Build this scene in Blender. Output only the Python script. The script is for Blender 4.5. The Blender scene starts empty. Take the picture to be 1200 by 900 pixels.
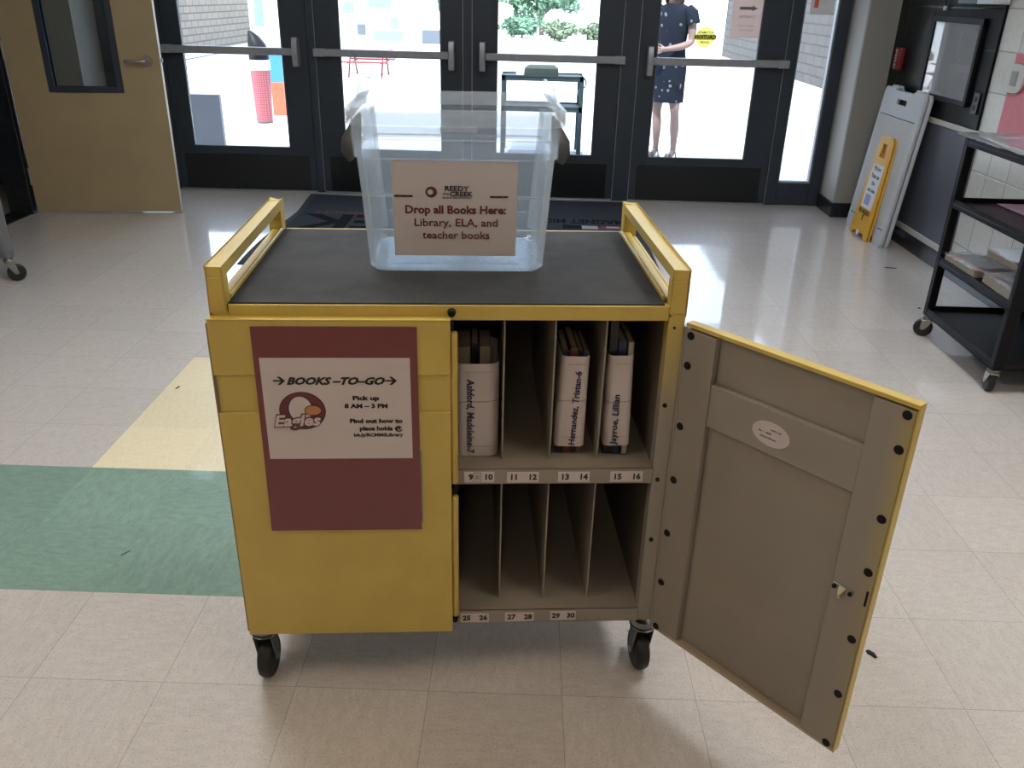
import bpy, bmesh, math, random
from mathutils import Vector, Matrix
random.seed(7)
PI = math.pi
SC = bpy.context.scene
COL = SC.collection
T = .3048                      # floor tile

# ------------------------------------------------------------------ materials
def _set(n, k, v):
    if k in n.inputs: n.inputs[k].default_value = v
def c4(c): return (c[0], c[1], c[2], 1)
def mat(name, col, rough=.5, metal=0, spec=.5, coat=0, var=0, vscale=30, bump=0, bscale=200, emit=None, estr=0):
    m = bpy.data.materials.new(name); m.use_nodes = True
    nt = m.node_tree; b = nt.nodes['Principled BSDF']
    _set(b, 'Base Color', c4(col)); _set(b, 'Roughness', rough); _set(b, 'Metallic', metal)
    _set(b, 'Specular IOR Level', spec); _set(b, 'Coat Weight', coat); _set(b, 'Coat Roughness', .15)
    if emit: _set(b, 'Emission Color', c4(emit)); _set(b, 'Emission Strength', estr)
    if var or bump:
        tc = nt.nodes.new('ShaderNodeTexCoord')
    if var:
        n = nt.nodes.new('ShaderNodeTexNoise'); n.inputs['Scale'].default_value = vscale; n.inputs['Detail'].default_value = 5
        nt.links.new(tc.outputs['Object'], n.inputs['Vector'])
        r = nt.nodes.new('ShaderNodeMapRange'); r.inputs['From Min'].default_value = .3; r.inputs['From Max'].default_value = .7
        r.inputs['To Min'].default_value = 1 - var; r.inputs['To Max'].default_value = 1 + var
        nt.links.new(n.outputs['Fac'], r.inputs['Value'])
        v = nt.nodes.new('ShaderNodeVectorMath'); v.operation = 'SCALE'; v.inputs[0].default_value = col
        nt.links.new(r.outputs['Result'], v.inputs['Scale']); nt.links.new(v.outputs[0], b.inputs['Base Color'])
    if bump:
        n2 = nt.nodes.new('ShaderNodeTexNoise'); n2.inputs['Scale'].default_value = bscale
        nt.links.new(tc.outputs['Object'], n2.inputs['Vector'])
        bp = nt.nodes.new('ShaderNodeBump'); bp.inputs['Strength'].default_value = bump; bp.inputs['Distance'].default_value = .002
        nt.links.new(n2.outputs['Fac'], bp.inputs['Height']); nt.links.new(bp.outputs[0], b.inputs['Normal'])
    return m

class NT:
    """tiny expression helper for node graphs"""
    def __init__(s, m): s.t = m.node_tree; s.n = s.t.nodes; s.l = s.t.links
    def put(s, sock, v):
        if isinstance(v, (int, float)): sock.default_value = v
        elif isinstance(v, tuple): sock.default_value = v
        else: s.l.new(v, sock)
    def m(s, op, a, b=0, c=0):
        n = s.n.new('ShaderNodeMath'); n.operation = op
        s.put(n.inputs[0], a); s.put(n.inputs[1], b); s.put(n.inputs[2], c); return n.outputs[0]
    def mix(s, f, a, b):
        n = s.n.new('ShaderNodeMix'); n.data_type = 'RGBA'
        s.put(n.inputs[0], f); s.put(n.inputs[6], a); s.put(n.inputs[7], b); return n.outputs[2]
    def noise(s, vec, scale, detail=4, rough=.5):
        n = s.n.new('ShaderNodeTexNoise'); s.put(n.inputs['Vector'], vec)
        n.inputs['Scale'].default_value = scale; n.inputs['Detail'].default_value = detail; n.inputs['Roughness'].default_value = rough
        return n.outputs['Fac']
    def comb(s, x, y, z):
        n = s.n.new('ShaderNodeCombineXYZ'); s.put(n.inputs[0], x); s.put(n.inputs[1], y); s.put(n.inputs[2], z); return n.outputs[0]
    def pos(s, kind='Position'):
        if kind == 'Position': g = s.n.new('ShaderNodeNewGeometry'); o = g.outputs['Position']
        else: g = s.n.new('ShaderNodeTexCoord'); o = g.outputs['Object']
        x = s.n.new('ShaderNodeSeparateXYZ'); s.l.new(o, x.inputs[0]); return o, x.outputs[0], x.outputs[1], x.outputs[2]
    def rng(s, v, a, b, c, d):
        n = s.n.new('ShaderNodeMapRange'); s.put(n.inputs[0], v)
        for i, q in enumerate((a, b, c, d)): n.inputs[i + 1].default_value = q
        return n.outputs[0]
    def bump(s, h, st, dist):
        n = s.n.new('ShaderNodeBump'); n.inputs['Strength'].default_value = st; n.inputs['Distance'].default_value = dist
        s.l.new(h, n.inputs['Height']); return n.outputs[0]

def floor_mat():
    m = bpy.data.materials.new('vinyl_tile_floor'); m.use_nodes = True; e = NT(m); b = e.n['Principled BSDF']
    P, x, y, z = e.pos()
    tx = e.m('DIVIDE', x, T); ty = e.m('DIVIDE', y, T)
    ix = e.m('FLOOR', tx); iy = e.m('FLOOR', ty); fx = e.m('FRACT', tx); fy = e.m('FRACT', ty)
    par = e.m('ABSOLUTE', e.m('MODULO', e.m('ADD', ix, iy), 2))
    wn = e.n.new('ShaderNodeTexWhiteNoise'); wn.noise_dimensions = '2D'; e.l.new(e.comb(ix, iy, 0), wn.inputs['Vector']); rnd = wn.outputs['Value']
    off = e.m('MULTIPLY', rnd, 37.)
    vA = e.comb(e.m('ADD', e.m('MULTIPLY', x, 26.), off), e.m('MULTIPLY', y, 70.), off)
    vB = e.comb(e.m('ADD', e.m('MULTIPLY', x, 70.), off), e.m('MULTIPLY', y, 26.), off)
    mv = e.n.new('ShaderNodeMix'); mv.data_type = 'VECTOR'; e.l.new(par, mv.inputs[0]); e.l.new(vA, mv.inputs[4]); e.l.new(vB, mv.inputs[5])
    streak = e.noise(mv.outputs[1], 1.0, 5, .6)
    spk = e.noise(P, 190, 2)
    dark = e.m('GREATER_THAN', e.noise(P, 230, 1), .655)
    # colour zones
    def gt(a, v): return e.m('GREATER_THAN', a, v)
    def lt(a, v): return e.m('LESS_THAN', a, v)
    def AND(*q):
        r = q[0]
        for k in q[1:]: r = e.m('MULTIPLY', r, k)
        return r
    green = AND(gt(y, T), lt(y, 3.04 * T), lt(x, 3 * T))
    yellow = AND(gt(y, 3.04 * T), lt(y, 6.08 * T), gt(x, -T), lt(x, 2 * T))
    cream = e.mix(streak, c4((.48, .425, .38)), c4((.71, .645, .585)))
    g = e.mix(streak, c4((.14, .24, .185)), c4((.33, .45, .36)))
    ye = e.mix(streak, c4((.80, .66, .42)), c4((.92, .81, .56)))
    col = e.mix(yellow, e.mix(green, cream, g), ye)
    vr = e.n.new('ShaderNodeVectorMath'); vr.operation = 'SCALE'; e.l.new(col, vr.inputs[0])
    e.l.new(e.m('MULTIPLY', e.rng(rnd, 0, 1, .95, 1.04), e.rng(spk, .3, .7, .93, 1.06)), vr.inputs['Scale'])
    col = vr.outputs[0]
    # seams
    ed = e.m('MINIMUM', e.m('MINIMUM', fx, e.m('SUBTRACT', 1, fx)), e.m('MINIMUM', fy, e.m('SUBTRACT', 1, fy)))
    seam = e.m('MULTIPLY', e.m('LESS_THAN', ed, .0026), e.m('SUBTRACT', 1, e.m('MULTIPLY', e.m('ADD', green, yellow), .75)))
    col = e.mix(e.m('MULTIPLY', seam, .5), col, c4((.09, .07, .055)))
    col = e.mix(e.m('MULTIPLY', dark, .35), col, c4((.13, .1, .08)))
    e.l.new(col, b.inputs['Base Color'])
    _set(b, 'Roughness', .34); _set(b, 'Specular IOR Level', .2); _set(b, 'Coat Weight', 1.0); _set(b, 'Coat IOR', 1.45)
    e.l.new(e.rng(e.noise(P, 9, 3), .3, .7, .04, .085), b.inputs['Coat Roughness'])
    wav = e.noise(e.comb(e.m('MULTIPLY', x, 1.), e.m('MULTIPLY', y, 1.), rnd), 7, 2)
    bn = e.bump(e.m('ADD', wav, e.m('MULTIPLY', seam, -.05)), .12, .004)
    e.l.new(bn, b.inputs['Coat Normal'])
    return m

def block_mat(name, col, mortar, w, h, ax='y', oy=0, oz=0, rough=.25, running=False, mw=.012, bump=.3, axes=None):
    """glazed / painted masonry; ax = horizontal axis of the wall"""
    m = bpy.data.materials.new(name); m.use_nodes = True; e = NT(m); b = e.n['Principled BSDF']
    P, x, y, z = e.pos()
    s = y if ax == 'y' else x
    tz = e.m('DIVIDE', e.m('SUBTRACT', z, oz), h); iz = e.m('FLOOR', tz); fz = e.m('FRACT', tz)
    ts = e.m('DIVIDE', e.m('SUBTRACT', s, oy), w)
    if running: ts = e.m('ADD', ts, e.m('MULTIPLY', e.m('ABSOLUTE', e.m('MODULO', iz, 2)), .5))
    fs = e.m('FRACT', ts); i_s = e.m('FLOOR', ts)
    es = e.m('MULTIPLY', e.m('MINIMUM', fs, e.m('SUBTRACT', 1, fs)), w); ez = e.m('MULTIPLY', e.m('MINIMUM', fz, e.m('SUBTRACT', 1, fz)), h)
    ed = e.m('MINIMUM', es, ez); seam = e.m('LESS_THAN', ed, mw / 2)
    wn = e.n.new('ShaderNodeTexWhiteNoise'); wn.noise_dimensions = '2D'; e.l.new(e.comb(i_s, iz, 0), wn.inputs['Vector'])
    v = e.n.new('ShaderNodeVectorMath'); v.operation = 'SCALE'; v.inputs[0].default_value = col
    e.l.new(e.m('MULTIPLY', e.rng(wn.outputs['Value'], 0, 1, .93, 1.06), e.rng(e.noise(P, 40), .3, .7, .95, 1.05)), v.inputs['Scale'])
    e.l.new(e.mix(seam, v.outputs[0], c4(mortar)), b.inputs['Base Color'])
    _set(b, 'Roughness', rough)
    hgt = e.m('ADD', e.rng(ed, 0, mw, 0, 1), e.m('MULTIPLY', e.noise(P, 25), .3))
    e.l.new(e.bump(hgt, bump, .003), b.inputs['Normal'])
    return m

def glass_mat(name, tint=(.93, .96, .97), refl=.5, rough=.0):
    m = bpy.data.materials.new(name); m.use_nodes = True; nt = m.node_tree
    for n in list(nt.nodes):
        if n.type != 'OUTPUT_MATERIAL': nt.nodes.remove(n)
    out = nt.nodes['Material Output']
    tr = nt.nodes.new('ShaderNodeBsdfTransparent'); tr.inputs[0].default_value = c4(tint)
    gl = nt.nodes.new('ShaderNodeBsdfGlossy'); gl.inputs['Roughness'].default_value = rough
    fr = nt.nodes.new('ShaderNodeFresnel'); fr.inputs[0].default_value = 1.45
    mu = nt.nodes.new('ShaderNodeMath'); mu.operation = 'MULTIPLY'; mu.inputs[1].default_value = refl
    mx = nt.nodes.new('ShaderNodeMixShader')
    nt.links.new(fr.outputs[0], mu.inputs[0]); nt.links.new(mu.outputs[0], mx.inputs[0])
    nt.links.new(tr.outputs[0], mx.inputs[1]); nt.links.new(gl.outputs[0], mx.inputs[2]); nt.links.new(mx.outputs[0], out.inputs[0])
    return m

def plastic_mat(name, fog=.08, col=(.80, .86, .92), tint=(.95, .97, .985), gl_r=.22, refl=.55):
    """clear polypropylene: transparent with a little milky scatter and gloss"""
    m = glass_mat(name, tint, refl, gl_r); nt = m.node_tree
    out = nt.nodes['Material Output']; mx = out.inputs[0].links[0].from_node
    df = nt.nodes.new('ShaderNodeBsdfDiffuse'); df.inputs[0].default_value = c4(col)
    tl = nt.nodes.new('ShaderNodeBsdfTranslucent'); tl.inputs[0].default_value = c4(col)
    m1 = nt.nodes.new('ShaderNodeMixShader'); m1.inputs[0].default_value = .72
    nt.links.new(df.outputs[0], m1.inputs[1]); nt.links.new(tl.outputs[0], m1.inputs[2])
    m2 = nt.nodes.new('ShaderNodeMixShader'); m2.inputs[0].default_value = fog
    nt.links.new(mx.outputs[0], m2.inputs[1]); nt.links.new(m1.outputs[0], m2.inputs[2]); nt.links.new(m2.outputs[0], out.inputs[0])
    return m

M = {}
M['floor'] = floor_mat()
M['yellow'] = mat('yellow_enamel', (.60, .43, .095), .38, var=.07, vscale=9, bump=.25, bscale=90)
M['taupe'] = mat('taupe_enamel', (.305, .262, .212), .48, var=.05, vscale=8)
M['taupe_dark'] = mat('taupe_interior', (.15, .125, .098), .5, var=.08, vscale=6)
M['black_rubber'] = mat('black_rubber', (.008, .008, .009), .6, spec=.2)
M['black_plastic'] = mat('black_plastic', (.007, .007, .0085), .45, spec=.2, var=.1)
M['wheel'] = mat('caster_rubber', (.012, .011, .010), .5, var=.2, vscale=60)
M['zinc'] = mat('zinc_plated', (.34, .33, .30), .32, 1, var=.15, vscale=40)
M['steel'] = mat('satin_steel', (.33, .345, .37), .38, .45, var=.08)
M['brushed'] = mat('brushed_nickel', (.40, .38, .36), .3, 1)
M['frame'] = mat('dark_bronze_frame', (.022, .032, .047), .45, var=.12, vscale=5)
M['kick'] = mat('black_kick_plate', (.006, .008, .010), .3)
M['birch'] = mat('birch_door', (.35, .265, .145), .42, var=.06, vscale=4)
M['birch_edge'] = mat('lit_door_edge', (.62, .55, .44), .5)
M['wall_white'] = mat('painted_wall', (.50, .49, .46), .6, var=.03)
M['wall_grey'] = mat('grey_painted_wall', (.29, .275, .25), .6, var=.04, vscale=3)
M['ceil'] = mat('ceiling_tile', (.62, .61, .58), .9, var=.05, vscale=80)
M['base_black'] = mat('black_baseboard', (.016, .018, .021), .22, var=.2)
M['tile_white'] = block_mat('cream_glazed_block', (.52, .515, .47), (.28, .27, .25), .205, .207, 'y', 3.43, .819, .18, mw=.006, bump=.25)
M['tile_black'] = block_mat('black_glazed_block', (.007, .0075, .008), (.004, .004, .005), .41, .207, 'y', 3.43, .819, .3, mw=.008, bump=.5)
M['tile_black'].node_tree.nodes['Principled BSDF'].inputs['Specular IOR Level'].default_value = .12
M['tile_pink'] = mat('pink_painted_block', (.52, .075, .10), .3, var=.06)
M['wainscot'] = mat('slate_wainscot', (.085, .09, .115), .35, var=.12, vscale=3)
M['rail'] = mat('cream_rail', (.50, .48, .44), .4)
M['maroon'] = mat('maroon_card', (.17, .026, .027), .22, var=.04, coat=.5)
M['paper'] = mat('white_paper', (.62, .53, .50), .55, var=.02, vscale=6)
M['paper_white'] = mat('bright_paper', (.72, .72, .74), .55)
M['ink'] = mat('black_ink', (.012, .01, .01), .5)
M['ink_maroon'] = mat('maroon_ink', (.15, .03, .035), .5)
M['ink_blue'] = mat('blue_black_marker', (.012, .012, .06), .5)
M['ink_white'] = mat('white_ink', (.62, .53, .49), .5)
M['orange_ink'] = mat('orange_ink', (.50, .20, .07), .5)
M['bin'] = plastic_mat('clear_bin_plastic', .115, (.80, .86, .93))
M['bin_rim'] = plastic_mat('frosted_rim_plastic', .23, (.80, .81, .83), (.9, .92, .93))
M['bin_latch'] = plastic_mat('smoky_handle_plastic', .75, (.20, .18, .17), (.6, .58, .56))
M['glass'] = glass_mat('door_glass')
M['glass_dim'] = glass_mat('vision_glass', (.78, .80, .80), .6)
M['acrylic'] = glass_mat('frame_acrylic', (.97, .97, .97), .35, .02)
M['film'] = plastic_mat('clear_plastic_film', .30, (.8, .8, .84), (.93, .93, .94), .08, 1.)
M['wrap'] = plastic_mat('shiny_plastic_wrap', .24, (.9, .9, .93), (.93, .93, .94), .08, 1.)
M['mat_grey'] = mat('entrance_mat_pile', (.036, .040, .048), .95, spec=.1, var=.18, vscale=160, bump=.6, bscale=500)
M['mat_border'] = mat('entrance_mat_border', (.016, .019, .024), .85)
M['mat_black'] = mat('mat_black_print', (.004, .005, .006), .95, spec=.1)
M['mat_red'] = mat('mat_red_print', (.17, .03, .04), .95)
M['mat_white'] = mat('mat_white_print', (.34, .34, .34), .95)
M['white_plastic'] = mat('white_sign_plastic', (.50, .52, .54), .42, var=.03)
M['white_edge'] = mat('grey_sign_edge', (.30, .31, .33), .5)
M['caution_yellow'] = mat('caution_yellow_plastic', (.72, .38, .035), .35, var=.06, vscale=8)
M['lilac'] = mat('lilac_print', (.36, .34, .56), .6)
M['red'] = mat('alarm_red', (.20, .022, .022), .4)
M['concrete'] = mat('pale_concrete', (.62, .61, .59), .85, var=.05, vscale=3)
M['brick_tan'] = block_mat('tan_brick', (.185, .160, .130), (.09, .078, .062), .40, .15, 'y', 0, 0, .85, True, .03, .5)
M['brick_tan2'] = block_mat('tan_block', (.085, .078, .07), (.045, .042, .038), .36, .13, 'y', 0, 0, .85, True, .02, .5)
M['teal'] = mat('teal_grey_metal', (.026, .045, .052), .6, spec=.2)
M['leaf'] = mat('leaf_green', (.13, .24, .15), .6, var=.3, vscale=3)
M['leaf2'] = mat('leaf_olive', (.15, .20, .12), .6, var=.3, vscale=3)
M['bark'] = mat('bark', (.16, .12, .10), .9)
M['skin'] = mat('skin', (.26, .17, .145), .5)
M['hair'] = mat('brown_hair', (.05, .03, .02), .5)
M['mask'] = mat('mask_blue', (.30, .42, .50), .7)
M['warm_paint'] = mat('mural_orange', (.70, .12, .06), .5)
M['blue_paint'] = mat('mural_blue', (.05, .22, .50), .5)
M['green_glass'] = mat('green_panel', (.19, .33, .26), .5)
M['pale_wall'] = mat('pale_facade', (.70, .72, .72), .7)
M['dark_grey'] = mat('dark_grey_metal', (.10, .12, .14), .5)
M['grey_tube'] = mat('grey_tube', (.16, .16, .165), .4, .2)
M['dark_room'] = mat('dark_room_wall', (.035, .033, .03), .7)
M['debris'] = mat('dark_lint', (.03, .028, .03), .9)
M['rubber_band'] = mat('tan_rubber_band', (.33, .22, .17), .6)
M['pages'] = mat('book_pages', (.45, .38, .29), .8, var=.15, vscale=300)
M['cover_dark'] = mat('dark_book_cover', (.02, .022, .03), .3)
M['cover_grey'] = mat('grey_book_cover', (.12, .11, .10), .4)
M['cover_navy'] = mat('navy_book_cover', (.02, .035, .08), .3)
M['cover_red'] = mat('brown_red_book_cover', (.16, .05, .035), .4)
M['troffer'] = mat('light_diffuser', (.8, .8, .8), .6, emit=(.90, .95, 1), estr=21)
M['troffer_warm'] = mat('warm_light_diffuser', (.8, .8, .8), .6, emit=(1, .85, .69), estr=9.0)

# post of the cart: yellow paint fading into the taupe coat below (overspray)
m = mat('oversprayed_post', (.6, .4, .05), .42); e = NT(m); P_, x_, y_, z_ = e.pos('Object')
f_ = e.rng(e.m('ADD', z_, e.m('MULTIPLY', e.noise(P_, 14), .06)), .70, .93, 0, 1)
e.l.new(e.mix(f_, c4((.305, .262, .212)), c4((.56, .41, .09))), e.n['Principled BSDF'].inputs['Base Color']); M['post_mix'] = m
m = mat('oversprayed_stile', (.3, .24, .18), .48); e = NT(m); P_, x_, y_, z_ = e.pos('Object')
f_ = e.m('MULTIPLY', e.rng(e.m('ADD', x_, e.m('MULTIPLY', e.noise(P_, 14), .02)), .425, .47, 0, .7), e.rng(z_, .3, .75, .25, 1))
e.l.new(e.mix(f_, c4((.305, .262, .212)), c4((.50, .36, .06))), e.n['Principled BSDF'].inputs['Base Color']); M['stile_mix'] = m
# ribbed rubber deck
m = mat('ribbed_deck_rubber', (.06, .058, .055), .75, spec=.25); e = NT(m); P_, x_, y_, z_ = e.pos('Object')
ux = e.m('ADD', e.m('MULTIPLY', x_, 1.0), e.m('MULTIPLY', y_, .06))
rib = e.m('SINE', e.m('MULTIPLY', ux, 2 * PI / .0048))
st = e.rng(e.noise(P_, 7, 5, .65), .38, .62, .78, 1.22)
cc = e.mix(e.rng(rib, -1, 1, 0, 1), c4((.036, .033, .030)), c4((.053, .049, .044)))
vs = e.n.new('ShaderNodeVectorMath'); vs.operation = 'SCALE'; e.l.new(cc, vs.inputs[0]); e.l.new(st, vs.inputs['Scale'])
e.l.new(vs.outputs[0], e.n['Principled BSDF'].inputs['Base Color']); M['deck'] = m
# floral dress
m = mat('dark_floral_cloth', (.02, .025, .035), .8, spec=.1); e = NT(m); P_, x_, y_, z_ = e.pos('Object')
vo = e.n.new('ShaderNodeTexVoronoi'); vo.inputs['Scale'].default_value = 15; e.l.new(P_, vo.inputs['Vector'])
fl = e.m('LESS_THAN', e.m('ADD', vo.outputs['Distance'], e.m('MULTIPLY', e.noise(P_, 40), .35)), .38)
e.l.new(e.mix(fl, c4((.012, .016, .026)), c4((.15, .17, .20))), e.n['Principled BSDF'].inputs['Base Color']); M['floral'] = m
# faint printed paper for framed notice
m = mat('faint_plan_print', (.5, .5, .5), .5); e = NT(m); P_, x_, y_, z_ = e.pos('Object')
ln = e.m('GREATER_THAN', e.noise(P_, 22, 6, .7), .60)
e.l.new(e.mix(e.m('MULTIPLY', ln, .35), c4((.50, .50, .50)), c4((.28, .27, .34))), e.n['Principled BSDF'].inputs['Base Color']); M['plan'] = m
m = mat('leafy_cover_print', (.5, .4, .4), .3); e = NT(m); P_, x_, y_, z_ = e.pos('Object')
e.l.new(e.mix(e.rng(e.noise(P_, 11, 3), .45, .5, 0, 1), c4((.70, .50, .48)), c4((.78, .77, .74))), e.n['Principled BSDF'].inputs['Base Color']); M['cover_print'] = m
m = mat('pink_worksheet', (.5, .25, .35), .5); e = NT(m); P_, x_, y_, z_ = e.pos('Object')
e.l.new(e.mix(e.rng(e.noise(P_, 9, 4), .4, .6, 0, 1), c4((.52, .26, .36)), c4((.56, .44, .50))), e.n['Principled BSDF'].inputs['Base Color']); M['pink_paper'] = m

# ------------------------------------------------------------------ mesh builder
class MB:
    def __init__(s): s.v = []; s.f = []; s.sm = []
    def add(s, vs, fs, smooth=False):
        o = len(s.v); s.v += [tuple(p) for p in vs]
        for f in fs: s.f.append([o + i for i in f]); s.sm.append(smooth)
        return s
    def box(s, x0, x1, y0, y1, z0, z1, M4=None):
        vs = [Vector((x, y, z)) for z in (z0, z1) for y in (y0, y1) for x in (x0, x1)]
        if M4 is not None: vs = [M4 @ v for v in vs]
        return s.add(vs, [(0, 2, 3, 1), (4, 5, 7, 6), (0, 1, 5, 4), (2, 6, 7, 3), (0, 4, 6, 2), (1, 3, 7, 5)])
    def cyl(s, p0, p1, r0, r1=None, n=20, caps=True):
        r1 = r0 if r1 is None else r1
        p0 = Vector(p0); p1 = Vector(p1); d = (p1 - p0).normalized()
        a = d.orthogonal().normalized(); b = d.cross(a)
        vs = []
        for p, r in ((p0, r0), (p1, r1)):
            for i in range(n):
                t = 2 * PI * i / n; vs.append(p + (a * math.cos(t) + b * math.sin(t)) * r)
        s.add(vs, [(i, (i + 1) % n, n + (i + 1) % n, n + i) for i in range(n)], True)
        if caps:
            s.add(vs[:n], [tuple(range(n))[::-1]]); s.add(vs[n:], [tuple(range(n))])
        return s
    def tube(s, pts, r, n=10, closed=False):
        pts = [Vector(p) for p in pts]; rings = []; k = len(pts); prev = None
        for i, p in enumerate(pts):
            d = (pts[(i + 1) % k] - pts[i - 1]) if (closed or 0 < i < k - 1) else (pts[1] - pts[0] if i == 0 else pts[-1] - pts[-2])
            d.normalize()
            a = d.orthogonal().normalized() if prev is None else (prev - d * prev.dot(d)).normalized()
            prev = a; b = d.cross(a); rr = r[i] if isinstance(r, (list, tuple)) else r
            rings.append([p + (a * math.cos(2 * PI * j / n) + b * math.sin(2 * PI * j / n)) * rr for j in range(n)])
        vs = [v for R_ in rings for v in R_]; fs = []
        for i in range(k if closed else k - 1):
            for j in range(n):
                A = i * n; B = ((i + 1) % k) * n
                fs.append((A + j, A + (j + 1) % n, B + (j + 1) % n, B + j))
        s.add(vs, fs, True)
        if not closed: s.add(rings[0], [tuple(range(n))[::-1]]); s.add(rings[-1], [tuple(range(n))])
        return s
    def loft(s, rings, cap0=True, cap1=True, smooth=True, closed=True):
        n = len(rings[0]); vs = [v for r in rings for v in r]; fs = []
        for i in range(len(rings) - 1):
            for j in range(n if closed else n - 1):
                fs.append((i * n + j, i * n + (j + 1) % n, (i + 1) * n + (j + 1) % n, (i + 1) * n + j))
        s.add(vs, fs, smooth)
        if cap0: s.add(rings[0], [tuple(range(n))[::-1]])
        if cap1: s.add(rings[-1], [tuple(range(n))])
        return s
    def mesh(s, name, mt, ang=35):
        me = bpy.data.meshes.new(name); me.from_pydata(s.v, [], s.f)
        me.polygons.foreach_set('use_smooth', s.sm); me.materials.append(mt); me.update()
        bm = bmesh.new(); bm.from_mesh(me); bmesh.ops.remove_doubles(bm, verts=bm.verts, dist=1e-6)
        bmesh.ops.recalc_face_normals(bm, faces=bm.faces); bm.to_mesh(me); bm.free()
        me.set_sharp_from_angle(angle=math.radians(ang))
        return me
    def build(s, name, mt, parent=None, bev=0, loc=None, rot=None, label=None):
        o = bpy.data.objects.new(name, s.mesh(name, mt)); COL.objects.link(o); o.parent = parent
        if loc: o.location = loc
        if rot: o.rotation_euler = rot
        if bev:
            b = o.modifiers.new('bevel', 'BEVEL'); b.width = bev; b.segments = 2; b.limit_method = 'ANGLE'; b.angle_limit = math.radians(40)
        if label: o['label'] = label
        return o

def rrect(x0, x1, y0, y1, r, z, n=6):
    out = []
    for cx, cy, a0 in ((x1 - r, y0 + r, -PI / 2), (x1 - r, y1 - r, 0), (x0 + r, y1 - r, PI / 2), (x0 + r, y0 + r, PI)):
        for i in range(n + 1):
            a = a0 + PI / 2 * i / n; out.append(Vector((cx + r * math.cos(a), cy + r * math.sin(a), z)))
    return out

def plate(name, polys, t, Mx, mt, parent, bev=0, label=None):
    """flat shape with holes: polys in 2D (outline first), thickness t along the third axis"""
    cu = bpy.data.curves.new(name, 'CURVE'); cu.dimensions = '2D'; cu.fill_mode = 'BOTH'; cu.extrude = t / 2
    for pl in polys:
        sp = cu.splines.new('POLY'); sp.points.add(len(pl) - 1); sp.use_cyclic_u = True
        for i, (a, b) in enumerate(pl): sp.points[i].co = (a, b, 0, 1)
    tmp = bpy.data.objects.new('tmp', cu); me = bpy.data.meshes.new_from_object(tmp)
    bpy.data.objects.remove(tmp); bpy.data.curves.remove(cu)
    me.transform(Mx @ Matrix.Translation((0, 0, t / 2))); me.name = name
    me.materials.clear(); me.materials.append(mt)
    bm = bmesh.new(); bm.from_mesh(me); bmesh.ops.remove_doubles(bm, verts=bm.verts, dist=1e-6); bmesh.ops.recalc_face_normals(bm, faces=bm.faces); bm.to_mesh(me); bm.free()
    o = bpy.data.objects.new(name, me); COL.objects.link(o); o.parent = parent
    if bev:
        b = o.modifiers.new('bevel', 'BEVEL'); b.width = bev; b.segments = 2; b.limit_method = 'ANGLE'; b.angle_limit = math.radians(40)
    if label: o['label'] = label
    return o

def frame_m(o, xd, yd):
    xd = Vector(xd).normalized(); yd = Vector(yd).normalized(); n = xd.cross(yd)
    return Matrix(((xd.x, yd.x, n.x, o[0]), (xd.y, yd.y, n.y, o[1]), (xd.z, yd.z, n.z, o[2]), (0, 0, 0, 1)))

def text(name, lines, mt, parent, o, xd, yd, align='CENTER', t=.0004, res=2):
    """lines: (string, x, y, size, width or None, bold, shear) in the plane (xd, yd) at o; one mesh"""
    allv = []; allf = []
    for (s, x, y, size, width, bold, shear) in lines:
        cu = bpy.data.curves.new('t', 'FONT'); cu.body = s; cu.size = size; cu.align_x = align; cu.shear = shear
        cu.offset = bold * size; cu.resolution_u = res; cu.extrude = t / 2
        ob = bpy.data.objects.new('t', cu); me = bpy.data.meshes.new_from_object(ob)
        bpy.data.objects.remove(ob); bpy.data.curves.remove(cu)
        xs = [v.co.x for v in me.vertices]
        k = 1 if not width or not xs else width / (max(xs) - min(xs))
        off = len(allv)
        for v in me.vertices: allv.append((x + v.co.x * k, y + v.co.y, v.co.z + t / 2))
        for p in me.polygons: allf.append([off + i for i in p.vertices])
        bpy.data.meshes.remove(me)
    me = bpy.data.meshes.new(name); me.from_pydata(allv, [], allf); me.transform(frame_m(o, xd, yd)); me.materials.append(mt)
    ob = bpy.data.objects.new(name, me); COL.objects.link(ob); ob.parent = parent
    return ob

def tag(o, label, cat, group=None, kind=None):
    o['label'] = label; o['category'] = cat
    if group: o['group'] = group
    if kind: o['kind'] = kind
    return o
def thing(name, label, cat, loc=(0, 0, 0), rot=(0, 0, 0), group=None):
    o = bpy.data.objects.new(name, None); COL.objects.link(o); o.empty_display_size = .1
    o.location = loc; o.rotation_euler = rot; return tag(o, label, cat, group)
def struct(o, label=None):
    o['kind'] = 'structure'
    if label: o['label'] = label
    return o
def sempty(name, loc=(0, 0, 0), rot=(0, 0, 0), label=None):
    o = bpy.data.objects.new(name, None); COL.objects.link(o); o.location = loc; o.rotation_euler = rot; return struct(o, label)

# ------------------------------------------------------------------ the room
YB = 5.14                                    # inner face of the door wall
XR = 3.60                                    # right wall
XL = -2.30                                   # left wall
CH = 2.95
struct(MB().box(-5.5, XR + .2, -6, YB + .12, -.1, 0).build('floor', M['floor']), 'shiny cream vinyl tile floor with green and yellow bands')
struct(MB().box(-5.5, XR + .2, -6, YB + .2, CH, CH + .1).build('ceiling', M['ceil']))
struct(MB().box(-5.5, XR + .2, -6.1, -6, 0, CH).build('wall_front', M['wall_white']))
struct(MB().box(XR, XR + .2, -6, 4.80, 0, CH).build('wall_right', M['tile_white']), 'wall of cream glazed block on the right')
struct(MB().box(3.38, XR + .2, 4.80, YB + .12, 0, CH).build('trim_10', M['wall_grey']), 'grey painted wall return right of the entrance doors')
struct(MB().box(XL - .2, -2.07, 4.80, YB + .12, 0, CH).build('trim_11', M['wall_grey']))
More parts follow.
